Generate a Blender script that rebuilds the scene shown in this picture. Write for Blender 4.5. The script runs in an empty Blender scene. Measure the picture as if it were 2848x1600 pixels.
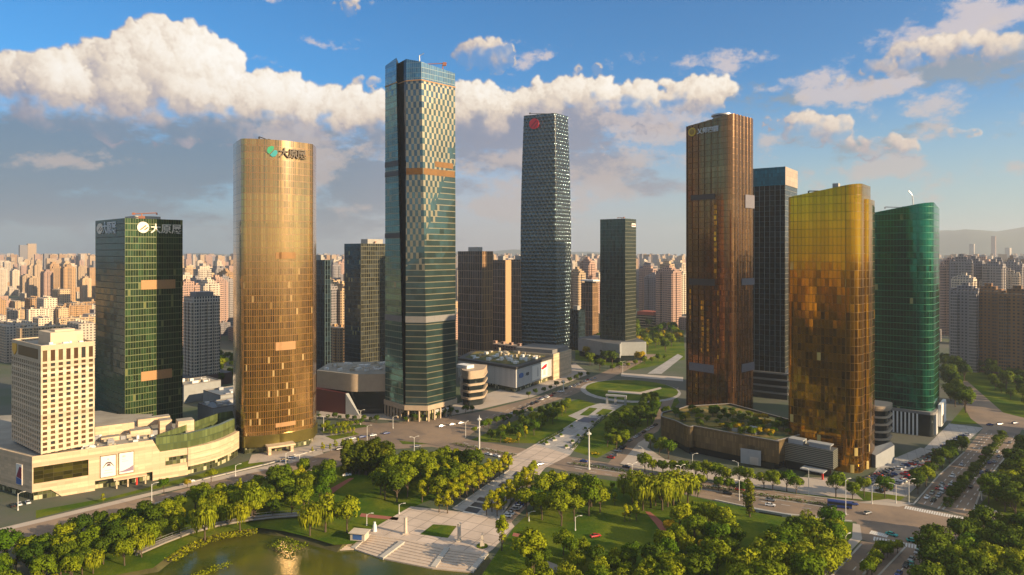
import bpy, math, random
from mathutils import Vector, Matrix
from mathutils.geometry import tessellate_polygon
sc = bpy.context.scene
COL = sc.collection
R = math.radians
rnd = random.Random(7)

# ------------------------------------------------------------------ camera
F, CX, HY, H = 1898.7, 1424.0, 704.3, 120.0      # focal length and horizon in photo pixels, eye height
cam = bpy.data.cameras.new("camera")
cam.sensor_width = 36; cam.lens = 24
cam.shift_y = -(800 - HY) / 2848
cam.clip_start = 1; cam.clip_end = 40000
camo = bpy.data.objects.new("camera", cam); COL.objects.link(camo)
camo.location = (0, 0, H); camo.rotation_euler = (R(90), 0, 0)
sc.camera = camo

def G(u, v, z=0.0):                              # photo pixel -> point at height z
    d = (H - z) * F / (v - HY)
    return Vector(((u - CX) / F * d, d, z))

# ------------------------------------------------------------------ node helper
class NT:
    def __init__(s, tree): s.t = tree
    def n(s, typ, **kw):
        nd = s.t.nodes.new(typ)
        for k, v in kw.items(): setattr(nd, k, v)
        return nd
    def put(s, sock, v):
        if isinstance(v, bpy.types.NodeSocket): s.t.links.new(v, sock)
        elif v is not None:
            if hasattr(sock, 'default_value') and hasattr(sock.default_value, '__len__'):
                v = tuple(v)
                if len(sock.default_value) == 4 and len(v) == 3: v = v + (1,)
            sock.default_value = v
    def m(s, op, a, b=None, c=None, clamp=False):
        nd = s.n('ShaderNodeMath', operation=op); nd.use_clamp = clamp
        for i, x in enumerate((a, b, c)):
            if x is not None: s.put(nd.inputs[i], x)
        return nd.outputs[0]
    def vm(s, op, a, b=None, c=None, out=0):
        nd = s.n('ShaderNodeVectorMath', operation=op)
        for i, x in enumerate((a, b, c)):
            if x is not None: s.put(nd.inputs[i], x)
        return nd.outputs[out]
    def mix(s, f, a, b, mode='MIX'):
        nd = s.n('ShaderNodeMixRGB', blend_type=mode)
        s.put(nd.inputs[0], f); s.put(nd.inputs[1], a); s.put(nd.inputs[2], b)
        return nd.outputs[0]
    def sstep(s, x, lo, hi, a=0.0, b=1.0, kind='SMOOTHSTEP'):
        nd = s.n('ShaderNodeMapRange', interpolation_type=kind)
        for i, q in enumerate((x, lo, hi, a, b)): s.put(nd.inputs[i], q)
        return nd.outputs[0]
    def noise(s, vec, scale, detail=3, rough=.55, out=0, dist=0.0):
        nd = s.n('ShaderNodeTexNoise')
        s.put(nd.inputs['Vector'], vec); nd.inputs['Scale'].default_value = scale
        nd.inputs['Detail'].default_value = detail; nd.inputs['Roughness'].default_value = rough
        nd.inputs['Distortion'].default_value = dist
        return nd.outputs[out]
    def xyz(s, v):
        nd = s.n('ShaderNodeSeparateXYZ'); s.put(nd.inputs[0], v); return nd.outputs
    def comb(s, x, y, z=0.0):
        nd = s.n('ShaderNodeCombineXYZ')
        for i, q in enumerate((x, y, z)): s.put(nd.inputs[i], q)
        return nd.outputs[0]

# ------------------------------------------------------------------ sky, sun, exposure
SUN_AZ, SUN_EL = 118.0, 18.5                     # bearing clockwise from the view axis, height
world = bpy.data.worlds.new("World"); sc.world = world; world.use_nodes = True
def cloud_picture():
    """front-lit cumulus drawn from thousands of small puffs, in (azimuth, elevation): premultiplied-free colour and cover"""
    import numpy as np
    A0, A1, E0, E1, PX = -.72, .72, -.03, .42, .0009
    Wd, Hh = int((A1 - A0) / PX), int((E1 - E0) / PX)
    rg = np.random.default_rng(12)
    aa = A0 + (np.arange(Wd) + .5) * PX; ee = E0 + (np.arange(Hh) + .5) * PX
    AZ, EL = np.meshgrid(aa, ee)
    def spec(beta, sx=1.0, sy=1.0, lo=0.0):       # fractal noise field, zero mean, unit spread
        fy = np.fft.fftfreq(Hh)[:, None] * Hh * sy; fx = np.fft.rfftfreq(Wd)[None, :] * Wd * (Hh / Wd) * sx
        f = np.sqrt(fx * fx + fy * fy); f[0, 0] = 1; amp = f ** (-beta / 2); amp[f < lo] *= .1; amp[0, 0] = 0
        n = np.fft.irfft2(amp * np.exp(2j * np.pi * rg.random(amp.shape)), s=(Hh, Wd)); return n / n.std()
    def blur(a, s):
        fy = np.fft.fftfreq(a.shape[0])[:, None]; fx = np.fft.rfftfreq(a.shape[1])[None, :]
        return np.fft.irfft2(np.fft.rfft2(a) * np.exp(-2 * (np.pi * s) ** 2 * (fx * fx + fy * fy)), s=a.shape)
    def sst(x, a, b): t = np.clip((x - a) / (b - a), 0, 1); return t * t * (3 - 2 * t)
    def ij(px, py):                                # overview pixel -> picture column, row (rows go up)
        a = np.arctan((px - 1288) / 1717.3); e = np.arctan((637 - py) / 1717.3 * np.cos(a)); return (a - A0) / PX, (e - E0) / PX
    k = 1 / 1717.3 / PX                            # overview pixels -> picture pixels
    Z = np.full((Hh, Wd), -1e3); NX = np.zeros((Hh, Wd)); NY = NX.copy(); NZ = NX.copy(); CV = NX.copy(); BS = NX.copy()
    def puff(x, y, z, r, base):
        x0, x1, y0, y1 = int(max(0, x - r)), int(min(Wd, x + r + 1)), int(max(0, y - r)), int(min(Hh, y + r + 1))
        if x0 >= x1 or y0 >= y1: return
        gx = (np.arange(x0, x1) - x)[None, :] / r; gy = (np.arange(y0, y1) - y)[:, None] / r
        d2 = gx * gx + gy * gy; s = np.sqrt(np.clip(1 - d2, 0, 1)); zz = z + s * r; sl = (slice(y0, y1), slice(x0, x1))
        m = (d2 < 1) & (zz > Z[sl])
        for arr, v in ((Z, zz), (NX, gx + 0 * gy), (NY, gy + 0 * gx), (NZ, s), (BS, np.full_like(zz, base))): arr[sl][m] = v[m]
        CV[sl] = np.maximum(CV[sl], sst(s, .0, .42))
    def heap(blobs, n, rmin, rmax, gen=2, kids=7):
        lowest = min(ij(b[0], b[1] + b[3])[1] for b in blobs); wts = np.array([b[2] * b[3] for b in blobs], float); wts /= wts.sum()
        for _ in range(n):
            px, py, rx, ry = blobs[rg.choice(len(blobs), p=wts)]; th = rg.random() * 6.283; q = np.sqrt(rg.random()) * .93
            cx, cy = ij(px + rx * q * np.cos(th), py + ry * q * np.sin(th)); r = rg.uniform(rmin, rmax) * k * (1.15 - .55 * q)
            z = np.sqrt(max(0, 1 - q * q)) * ry * k * .8; stack = [(cx, cy, z, r, 0)]
            while stack:
                x, y, zc, rr, g = stack.pop(); puff(x, y, zc, rr, lowest)
                if g < gen and rr > 2.5:
                    for _k in range(kids):
                        v = rg.normal(size=3); v[1] += .35; v[2] = abs(v[2]) * .8; v /= np.linalg.norm(v)
                        stack.append((x + v[0] * rr * .8, y + v[1] * rr * .8, zc + v[2] * rr * .7, rr * rg.uniform(.32, .6), g + 1))
    heap([(440, 185, 165, 112), (340, 195, 130, 88), (140, 232, 180, 46), (20, 208, 80, 26), (480, 268, 390, 60), (690, 285, 210, 56), (860, 310, 160, 50), (960, 320, 90, 40)], 330, 26, 60, 3, 6)
    heap([(1190, 285, 130, 66)], 50, 16, 36, 3, 6); heap([(1225, 142, 95, 34)], 40, 10, 22); heap([(1480, 262, 270, 52), (1690, 245, 175, 40), (1350, 290, 150, 40)], 150, 14, 34, 3, 6)
    heap([(2460, 128, 250, 34), (2250, 170, 90, 20)], 80, 7, 20); heap([(2050, 328, 95, 40)], 44, 8, 22); heap([(2205, 370, 130, 26)], 34, 5, 15); heap([(1940, 316, 36, 16)], 14, 4, 9)
    heap([(1485, 180, 42, 12)], 16, 4, 8); heap([(890, 22, 58, 22)], 18, 4, 11); heap([(918, 214, 48, 14)], 14, 4, 8); heap([(2120, 214, 75, 15)], 18, 4, 10); heap([(1510, 392, 90, 14)], 14, 4, 9); heap([(2420, 333, 50, 9)], 12, 3, 6); heap([(1640, 335, 90, 20)], 16, 4, 11)
    # light: from the side behind the viewer, with soft shadowing between puffs
    L = np.array([.62, .48, .60]); Zs = np.where(Z < -100, -40, Z); Zb = blur(Zs, 5); Zl = blur(Zs, 13)
    gy, gx = np.gradient(Zl); gn = np.sqrt(gx * gx + gy * gy + 1); lam = .5 * (NX * L[0] + NY * L[1] + NZ * L[2]) + .5 * (-gx * L[0] - gy * L[1] + L[2]) / gn; sh = np.zeros_like(Zs)
    for d in (4, 8, 14, 22): sh = np.maximum(sh, np.clip((np.roll(np.roll(Zb, -int(d * .8), 1), -int(d * .5), 0) - Zs - d * .5) / 14, 0, 1))
    hgt = np.clip((np.arange(Hh)[:, None] - BS) / 90, 0, 1)
    lit = np.clip(.36 + .66 * lam - .34 * sh, 0, 1) * (.52 + .48 * sst(hgt, .0, .9)) + .12 * hgt
    lit = lit * .8 + .2 * blur(lit, 7)
    # break up the round outlines
    wx, wy = spec(2.6, lo=14) * 2.6, spec(2.6, lo=14) * 2.6; X, Y = np.meshgrid(np.arange(Wd), np.arange(Hh))
    xi = np.clip((X + wx).astype(int), 0, Wd - 1); yi = np.clip((Y + wy).astype(int), 0, Hh - 1)
    lit = blur(lit[yi, xi], .9); cv = blur(CV[yi, xi], 2.3); fine = spec(3.0, lo=6)
    melt = sst(hgt + .14 * blur(fine, 2), .06, .42)
    alpha = sst(cv + .16 * fine * (1 - cv) * sst(cv, .03, .2), .10, .78)
    alpha *= .15 + .85 * melt; lit = np.clip(lit * 1.02 + .03 * fine, 0, 1.1)
    base = blur(cv, 9)                             # ragged lower edges melt away
    pts = np.array([0, .25, .45, .65, .85, 1.1]); cols = np.array([(.20, .24, .34), (.34, .34, .41), (.56, .48, .45), (.80, .67, .54), (.97, .86, .72), (1.08, 1.02, .93)])
    col = np.stack([np.interp(lit, pts, cols[:, c]) for c in range(3)], -1)
    pink = sst(EL, .24, .08)[..., None] * .5; col = col * (1 - pink) + col * np.array([.88, .80, .86]) * pink
    # layered sheets and wisps
    X0, Y0 = X, Y
    def sheet_(blobs, sx, sy, amp, lo, hi):
        n = spec(3.0, sx, sy, 2); f = np.full((Hh, Wd), -3.0); X = X0 + 26 * spec(3.2); Y = Y0 + 12 * spec(3.2)
        for px, py, rx, ry, w in blobs:
            cx, cy = ij(px, py); f = np.maximum(f, w * (1 - np.sqrt(((X - cx) / (rx * k)) ** 2 + ((Y - cy) / (ry * k)) ** 2)))
        return sst(f + amp * n, lo, hi)
    dk = sheet_([(180, 375, 620, 125, 1.2), (640, 420, 520, 150, 1.1), (950, 480, 340, 120, .9), (1300, 360, 380, 70, .9), (1540, 325, 260, 40, .9), (1330, 430, 420, 90, .7), (150, 520, 600, 80, .8)], 2.6, 1, .26, -.05, .6)
    dk2 = sheet_([(2360, 212, 300, 52, 1.1), (2240, 245, 200, 40, .8), (2090, 378, 200, 26, .8)], 2.2, 1, .42, .0, .8)
    ws = sheet_([(1860, 196, 170, 30, 1), (770, 180, 120, 42, 1), (870, 128, 80, 12, 1), (150, 440, 150, 20, 1), (840, 450, 90, 22, .9), (1530, 400, 230, 46, .9), (1400, 470, 300, 50, .8), (1560, 470, 200, 36, .8), (2080, 400, 180, 26, .8), (2120, 215, 110, 26, 1), (1380, 140, 22, 12, 1), (1910, 400, 60, 40, .8), (2480, 340, 120, 30, .7), (1250, 90, 40, 8, .6), (770, 26, 22, 10, .9), (1180, 430, 160, 46, .9), (1250, 520, 260, 40, .8), (1600, 300, 220, 60, .9), (820, 400, 160, 60, .8), (1900, 330, 60, 40, .9), (2420, 60, 240, 40, .8), (2300, 300, 260, 50, .8), (2500, 420, 200, 40, .7), (1700, 120, 200, 26, .6)], 1.7, 1, .5, .1, 1.05)
    az01 = sst(AZ, -.35, .0)[..., None]
    dcol = np.array([.12, .185, .262]) * (1 - az01) + np.array([.25, .25, .32]) * az01
    d2col = np.array([.23, .28, .33])
    wcol = np.array([.72, .60, .56]) * np.ones((Hh, Wd, 1)); wcol = wcol * (1 - .25 * sst(EL, .25, .1)[..., None]) 
    out = np.zeros((Hh, Wd, 3)); a = np.zeros((Hh, Wd))
    def over(c, al):
        nonlocal out, a
        na = al + a * (1 - al); out = np.where(na[..., None] > 1e-4, (c * al[..., None] + out * (a * (1 - al))[..., None]) / np.maximum(na, 1e-4)[..., None], c); a = na
    over(dcol, dk * .84); over(d2col, dk2 * .8); over(wcol, ws * .74); over(col, alpha * .97)
    # bellies of the big heap fade into the grey sheet below
    a *= sst(EL, .42, .36)
    return np.dstack([out, a]).astype(np.float32), (A0, A1, E0, E1)

def build_world():
    t = NT(world.node_tree); bg = world.node_tree.nodes['Background']
    sky = t.n('ShaderNodeTexSky', sky_type='NISHITA'); sky.sun_disc = False
    sky.sun_elevation = R(SUN_EL); sky.sun_rotation = R(SUN_AZ)
    sky.air_density = 1.0; sky.dust_density = 0.6; sky.ozone_density = 1.6; sky.altitude = 700
    d = t.n('ShaderNodeTexCoord').outputs['Generated']
    x, y, z = t.xyz(t.vm('NORMALIZE', d))
    az = t.m('ARCTAN2', x, y); el = t.m('ARCSINE', z)
    px, (A0, A1, E0, E1) = cloud_picture(); hh, ww = px.shape[:2]
    im = bpy.data.images.new('cloud_cover', ww, hh, alpha=True, float_buffer=True); im.colorspace_settings.name = 'Non-Color'
    im.pixels.foreach_set(px.ravel()); im.update()
    tx = t.n('ShaderNodeTexImage'); tx.image = im; tx.extension = 'MIRROR'
    t.put(tx.inputs[0], t.comb(t.m('DIVIDE', t.m('SUBTRACT', az, A0), A1 - A0), t.m('DIVIDE', t.m('SUBTRACT', el, E0), E1 - E0)))
    skyc = t.mix(1.0, sky.outputs[0], SKY_TINT, 'MULTIPLY')
    skyc = t.vm('SCALE', skyc, None); t.t.nodes[-1].inputs['Scale'].default_value = .15
    lowf = t.m('MULTIPLY', t.sstep(el, .25, .0), t.sstep(y, -.2, .7))   # rosy and teal air low over the city
    veil = t.mix(t.sstep(az, -.05, .45), t.mix(t.sstep(az, -.5, -.05), (.14, .185, .225), (.31, .26, .265)), (.245, .30, .27))
    skyc = t.mix(t.m('MULTIPLY', lowf, .85), skyc, veil)
    skyc = t.mix(t.m('MULTIPLY', t.sstep(el, .42, .8), .85), skyc, (.29, .31, .32))      # unseen bright sky overhead, added as fill light
    al = t.m('MULTIPLY', tx.outputs['Alpha'], t.m('MULTIPLY', t.m('LESS_THAN', el, E1 - .005), t.m('GREATER_THAN', el, E0)))
    cc = t.vm('SCALE', tx.outputs['Color'], None); t.t.nodes[-1].inputs['Scale'].default_value = .54
    outc = t.mix(al, skyc, cc)
    st = .15
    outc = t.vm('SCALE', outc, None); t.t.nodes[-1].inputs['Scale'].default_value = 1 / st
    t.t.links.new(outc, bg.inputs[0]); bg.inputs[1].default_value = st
SKY_TINT = (.075, .35, .54)
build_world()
world.cycles.sampling_method = 'MANUAL'; world.cycles.sample_map_resolution = 512
sun = bpy.data.lights.new("sun", 'SUN'); sun.energy = 5.0; sun.angle = R(0.5); sun.color = (1.0, .74, .44)
suno = bpy.data.objects.new("sun", sun); COL.objects.link(suno)
sd = Vector((math.sin(R(SUN_AZ)) * math.cos(R(SUN_EL)), math.cos(R(SUN_AZ)) * math.cos(R(SUN_EL)), math.sin(R(SUN_EL))))
suno.rotation_euler = sd.to_track_quat('Z', 'Y').to_euler(); suno.location = (300, -100, 400)
vs = sc.view_settings; vs.view_transform = 'Standard'; vs.look = 'None'; vs.exposure = 1.0; vs.gamma = 1; vs.use_curve_mapping = False
cy = sc.cycles
cy.use_denoising = True; cy.max_bounces = 6; cy.diffuse_bounces = 3; cy.glossy_bounces = 3; cy.transmission_bounces = 2; cy.volume_bounces = 0
cy.transparent_max_bounces = 4; cy.sample_clamp_indirect = 6; cy.caustics_reflective = False; cy.caustics_refractive = False

# ------------------------------------------------------------------ objects
def tag(o, label=None, cat=None, group=None, kind=None):
    if label: o['label'] = label
    if cat: o['category'] = cat
    if group: o['group'] = group
    if kind: o['kind'] = kind
    return o
def thing(name, label, cat, loc, group=None, rz=0):
    o = bpy.data.objects.new(name, None); COL.objects.link(o)
    o.location = loc; o.rotation_euler = (0, 0, rz); o.empty_display_size = .5
    return tag(o, label, cat, group)
def link(name, me, parent=None, world_space=False):
    o = bpy.data.objects.new(name, me); COL.objects.link(o)
    if parent is not None:
        o.parent = parent
        if world_space: o.matrix_parent_inverse = Matrix.Translation(-(wloc(parent)))
    return o
def wloc(p):
    v = Vector((0, 0, 0))
    while p is not None:
        if p.type == 'EMPTY': v += Vector(p.location)
        p = p.parent
    return v
def copy_tree(o, parent=None):
    c = o.copy(); COL.objects.link(c); c.parent = parent
    for k in o.children: copy_tree(k, c)
    return c

class MB:
    """collects faces, then links them as one mesh"""
    def __init__(s): s.v = []; s.f = []; s.uv = []; s.mi = []; s.sm = []
    def face(s, pts, uvs=None, m=0, sm=False):
        i = len(s.v); s.v += [tuple(p) for p in pts]; s.f.append(tuple(range(i, i + len(pts))))
        s.uv += list(uvs) if uvs else [(p[0], p[1]) for p in pts]
        s.mi.append(m); s.sm.append(sm); return s
    def prism(s, poly, z0, z1, m=0, mt=None, top=True, sm=False, bottom=False, u0=0.0, inset=0, closed=True):
        n = len(poly); u = u0; zt = (lambda p: z1) if not callable(z1) else z1
        zb = (lambda p: z0) if not callable(z0) else z0
        for i in range(n if closed else n - 1):
            a, b = poly[i], poly[(i + 1) % n]; L = math.hypot(b[0] - a[0], b[1] - a[1])
            s.face([(a[0], a[1], zb(a)), (b[0], b[1], zb(b)), (b[0], b[1], zt(b)), (a[0], a[1], zt(a))],
                   [(u, zb(a)), (u + L, zb(b)), (u + L, zt(b)), (u, zt(a))], m[i] if isinstance(m, (list, tuple)) else m, sm)
            u += L
        if top:
            mt = mt if mt is not None else (m if not isinstance(m, (list, tuple)) else m[0])
            s.cap(poly, zt, mt)
        if bottom: s.cap(list(reversed(poly)), zb, m if not isinstance(m, (list, tuple)) else m[0])
        return s
    def cap(s, poly, z, m=0):
        zt = z if callable(z) else (lambda p: z)
        pts = [Vector((p[0], p[1], zt(p))) for p in poly]
        if len(pts) <= 4: return s.face(pts, None, m)
        for tri in tessellate_polygon([pts]):
            a, b, c = (pts[k] for k in tri)
            if (b - a).cross(c - a).z < 0 and sum(poly[i][0] * poly[(i + 1) % len(poly)][1] - poly[(i + 1) % len(poly)][0] * poly[i][1] for i in range(len(poly))) > 0: b, c = c, b
            s.face([a, b, c], None, m)
        return s
    def box(s, x0, x1, y0, y1, z0, z1, m=0, mt=None):
        return s.prism([(x0, y0), (x1, y0), (x1, y1), (x0, y1)], z0, z1, m, mt, bottom=True)
    def obox(s, o, ax, s0, s1, t0, t1, z0, z1, m=0, mt=None):
        e1, e2 = ax
        P = lambda a, b: (o[0] + e1[0] * a + e2[0] * b, o[1] + e1[1] * a + e2[1] * b)
        return s.prism([P(s0, t0), P(s1, t0), P(s1, t1), P(s0, t1)], z0, z1, m, mt, bottom=True)
    def tube(s, p, q, r, n=6, r2=None, m=0):
        p, q = Vector(p), Vector(q); r2 = r if r2 is None else r2
        d = (q - p).normalized(); a = d.orthogonal().normalized(); b = d.cross(a)
        A = [p + (a * math.cos(2 * math.pi * k / n) + b * math.sin(2 * math.pi * k / n)) * r for k in range(n)]
        B = [q + (a * math.cos(2 * math.pi * k / n) + b * math.sin(2 * math.pi * k / n)) * r2 for k in range(n)]
        for k in range(n): s.face([A[k], A[(k + 1) % n], B[(k + 1) % n], B[k]], None, m, True)
        s.face(B, None, m); s.face(A[::-1], None, m); return s
    def mesh(s, name, mats, sharp=35, weld=True):
        me = bpy.data.meshes.new(name)
        if weld:                                        # share vertices so smooth shading works
            key = {}; idx = []; vv = []
            for p in s.v:
                k = (round(p[0], 3), round(p[1], 3), round(p[2], 3))
                if k not in key: key[k] = len(vv); vv.append(p)
                idx.append(key[k])
            f = [tuple(idx[i] for i in g) for g in s.f]
        else: vv, f = s.v, s.f
        me.from_pydata(vv, [], f)
        ul = me.uv_layers.new(name='UVMap')
        ul.data.foreach_set('uv', [c for p in s.uv for c in p])
        me.polygons.foreach_set('material_index', s.mi); me.polygons.foreach_set('use_smooth', s.sm)
        for m in (mats if isinstance(mats, (list, tuple)) else [mats]): me.materials.append(m)
        if any(s.sm): me.set_sharp_from_angle(angle=R(sharp))
        me.update(); return me
    def build(s, name, mats, parent=None, sharp=35, local=False):
        return link(name, s.mesh(name, mats, sharp), parent, world_space=not local)

def axes(b):                                     # e1 along bearing b, e2 a quarter turn to its left
    b = R(b); return (math.sin(b), math.cos(b)), (-math.cos(b), math.sin(b))
def rect(c, b, L1, L2, o1=0, o2=0):
    e1, e2 = axes(b)
    P = lambda s, t: (c[0] + e1[0] * s + e2[0] * t, c[1] + e1[1] * s + e2[1] * t)
    return [P(o1, o2), P(o1 + L1, o2), P(o1 + L1, o2 + L2), P(o1, o2 + L2)]
def at(c, b, s, t, z=0):
    e1, e2 = axes(b); return Vector((c[0] + e1[0] * s + e2[0] * t, c[1] + e1[1] * s + e2[1] * t, z))
def rounded(poly, rs, n=6):
    out = []; N = len(poly)
    for i in range(N):
        r = rs[i] if isinstance(rs, (list, tuple)) else rs
        p = Vector(poly[i][:2]); a = Vector(poly[i - 1][:2]); b = Vector(poly[(i + 1) % N][:2])
        if r <= 0: out.append(tuple(p)); continue
        da = (a - p).normalized(); db = (b - p).normalized()
        half = da.angle(db) / 2; dist = r / math.tan(half)
        c = p + (da + db).normalized() * (r / math.sin(half))
        A = p + da * dist; B = p + db * dist
        va = A - c; vb = B - c; an = math.atan2(va.y, va.x); bn = math.atan2(vb.y, vb.x)
        dl = (bn - an + math.pi) % (2 * math.pi) - math.pi
        out += [(c.x + r * math.cos(an + dl * k / n), c.y + r * math.sin(an + dl * k / n)) for k in range(n + 1)]
    return out
def spline(pts, n=5):                            # closed Catmull-Rom
    out = []; N = len(pts)
    for i in range(N):
        p0, p1, p2, p3 = (Vector(pts[(i + k - 1) % N][:2]) for k in range(4))
        for k in range(n):
            t = k / n
            out.append(tuple(.5 * ((2 * p1) + (p2 - p0) * t + (2 * p0 - 5 * p1 + 4 * p2 - p3) * t * t + (3 * p1 - p0 - 3 * p2 + p3) * t ** 3)))
    return out
def inside(p, poly):
    c = False; n = len(poly); x, y = p[0], p[1]
    for i in range(n):
        a, b = poly[i], poly[i - 1]
        if (a[1] > y) != (b[1] > y) and x < (b[0] - a[0]) * (y - a[1]) / (b[1] - a[1]) + a[0]: c = not c
    return c
def offset(poly, d):                             # grow a counter-clockwise outline
    out = []; n = len(poly)
    for i in range(n):
        p = Vector(poly[i][:2]); a = (p - Vector(poly[i - 1][:2])); b = (Vector(poly[(i + 1) % n][:2]) - p)
        if a.length < 1e-6 or b.length < 1e-6: out.append(tuple(p)); continue
        na = Vector((a.y, -a.x)).normalized(); nb = Vector((b.y, -b.x)).normalized()
        m = (na + nb); m = m / max(.3, m.dot(na)) if m.length > 1e-6 else na
        out.append(tuple(p + m * d))
    return out

# ------------------------------------------------------------------ materials
def mat(name, col, rough=.8, metal=0.0, var=0.0, scale=.3, spec=.5, bump=0.0, col2=None, tint=False, obj=False):
    m = bpy.data.materials.new(name); m.use_nodes = True
    t = NT(m.node_tree); b = m.node_tree.nodes['Principled BSDF']
    b.inputs['Roughness'].default_value = rough; b.inputs['Metallic'].default_value = metal
    b.inputs['Specular IOR Level'].default_value = spec
    c = tuple(col) + (1,)
    if var or bump or col2:
        pos = t.n('ShaderNodeTexCoord').outputs['Object']
        nz = t.noise(pos, scale, 5, .6)
        if col2: c = t.mix(t.sstep(nz, .38, .62), col, col2)
        if var: c = t.mix(1.0, c, t.mix(nz, (1 - var * 2,) * 3, (1 + var * 2,) * 3), 'MULTIPLY')
        if bump:
            bp = t.n('ShaderNodeBump'); bp.inputs['Strength'].default_value = bump; t.put(bp.inputs['Height'], t.noise(pos, scale * 6, 4)); t.put(b.inputs['Normal'], bp.outputs[0])
    if tint:
        r = t.n('ShaderNodeObjectInfo').outputs['Random']
        c = t.mix(1.0, c, t.mix(r, (.72, .74, .78), (1.2, 1.14, 1.05)), 'MULTIPLY')
    t.put(b.inputs['Base Color'], c)
    return m

def facade(name, glass, frame, bay=1.5, flr=4.0, mw=.12, mh=.14, metal=.6, rough=.15, var=.5, tilt=.03,
           blind=0.0, bcol=(.5, .45, .35), spand=0.0, scol=None, fmetal=.3, frough=.45, pattern=None, tint=False, dark=None,
           vfade=None, big=0.0, spec=.5, colv=0.0, mott=None, coat=0.0, crough=.3):
    """curtain wall: panes on a metre grid (UV = metres along the wall, height), every pane with its own tone and tilt"""
    m = bpy.data.materials.new(name); m.use_nodes = True
    t = NT(m.node_tree); b = m.node_tree.nodes['Principled BSDF']
    uv = t.n('ShaderNodeTexCoord').outputs['UV']; u, v, _ = t.xyz(uv)
    U = t.m('DIVIDE', u, bay); V = t.m('DIVIDE', v, flr)
    cv = t.m('FLOOR', V); fv = t.m('FRACT', V)
    if pattern in ('checker', 'scale'): U = t.m('MULTIPLY_ADD', t.m('MODULO', cv, 2.0), .5, U)
    cu = t.m('FLOOR', U); fu = t.m('FRACT', U)
    wn = t.n('ShaderNodeTexWhiteNoise', noise_dimensions='2D'); t.put(wn.inputs['Vector'], t.comb(cu, cv))
    r = wn.outputs['Value']; rc = wn.outputs['Color']
    wf = t.n('ShaderNodeTexWhiteNoise', noise_dimensions='1D'); t.put(wf.inputs['W'], cv)
    r0 = r; mk = None
    if mott:                                       # broken reflections painted as pane tones low down, calm glass above
        mk = t.sstep(t.m('ADD', v, t.m('MULTIPLY', t.m('SUBTRACT', t.noise(t.comb(t.m('MULTIPLY', u, .08), t.m('MULTIPLY', v, .03)), 1, 3), .5), 40)), mott[1], mott[0])
        r0 = t.m('MULTIPLY_ADD', t.m('SUBTRACT', r, .5), t.m('MULTIPLY_ADD', mk, .8, .2), .5)
    g = t.mix(t.m('POWER', r0, 1.5), [x * (1 - var) for x in glass], [x * (1 + var) for x in glass])
    if colv:                                       # tall streaks: light and dark reflections painted into the pane colour
        wc = t.n('ShaderNodeTexWhiteNoise', noise_dimensions='1D'); t.put(wc.inputs['W'], t.m('ADD', cu, t.m('MULTIPLY', t.m('FLOOR', t.m('DIVIDE', v, 46)), 17.3)))
        g = t.mix(1.0, g, t.mix(t.m('ADD', t.m('MULTIPLY', wc.outputs['Value'], .6), t.m('MULTIPLY', t.noise(t.comb(t.m('MULTIPLY', u, .3), t.m('MULTIPLY', v, .012)), 1, 4, .7), .5)), (1 - colv,) * 3, (1 + colv,) * 3), 'MULTIPLY')
    g = t.mix(1.0, g, t.mix(wf.outputs['Value'], (.82,) * 3, (1.12,) * 3), 'MULTIPLY')
    if big:                                        # broad tonal drift from glass batches
        g = t.mix(1.0, g, t.mix(t.noise(uv, .03, 3), (1 - big,) * 3, (1 + big,) * 3), 'MULTIPLY')
    mt = metal
    if blind:
        k = t.m('GREATER_THAN', r, 1 - blind); k = k if mk is None else t.m('MULTIPLY', k, mk); g = t.mix(k, g, bcol); mt = t.m('MULTIPLY_ADD', k, -metal * .8, metal)
    if dark:                                       # dark panes in runs: open windows on the green tower, painted reflections elsewhere
        k2 = t.m('MULTIPLY', t.m('GREATER_THAN', t.noise(t.comb(t.m('MULTIPLY', cu, .23 if not colv else .55), t.m('MULTIPLY', cv, .9 if not colv else .22)), 1.0, 2, .7), dark), t.m('GREATER_THAN', r, .3))
        if mk is not None: k2 = t.m('MULTIPLY', k2, mk)
        g = t.mix(k2, g, [x * .45 for x in glass])
    if pattern == 'scale':
        a = t.m('DIVIDE', t.m('SUBTRACT', fu, .5), .40); c = t.m('DIVIDE', t.m('SUBTRACT', fv, .46), .44)
        rr = t.m('ADD', t.m('MULTIPLY', a, a), t.m('MULTIPLY', c, c))
        fm = t.m('GREATER_THAN', rr, 1.0)
        hgt = t.m('MULTIPLY', t.m('MINIMUM', rr, 1.6), .55)
        if vfade:                                  # plain bands low on the tower
            lowm = t.m('LESS_THAN', v, vfade); fl = t.m('LESS_THAN', t.m('FRACT', t.m('DIVIDE', v, 3.4)), .2)
            fm = t.m('MULTIPLY', fm, t.m('MULTIPLY_ADD', lowm, -.7, 1.0)); fm = t.m('MAXIMUM', fm, t.m('MULTIPLY', t.m('MULTIPLY', fl, lowm), .45))
    else:
        fm = t.m('MAXIMUM', t.m('LESS_THAN', fu, mw), t.m('LESS_THAN', fv, mh)); hgt = None
    col = g; rg = t.m('MULTIPLY_ADD', r, .06, rough)
    if spand:
        k = t.m('LESS_THAN', fv, spand); col = t.mix(k, col, scol or frame)
    if pattern == 'checker':                       # warm panels stepping up and back across banded glass
        ck = t.m('GREATER_THAN', fu, .52)
        th = t.m('MULTIPLY_ADD', u, vfade[1], vfade[0])
        ck = t.m('MULTIPLY', ck, t.m('GREATER_THAN', v, t.m('ADD', th, t.m('MULTIPLY', t.m('SUBTRACT', r, .5), 26))))
        fm = t.m('MAXIMUM', ck, t.m('MULTIPLY', t.m('LESS_THAN', fv, mh), t.m('SUBTRACT', 1.0, t.m('GREATER_THAN', v, th))))
    col = t.mix(fm, col, frame)
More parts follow.
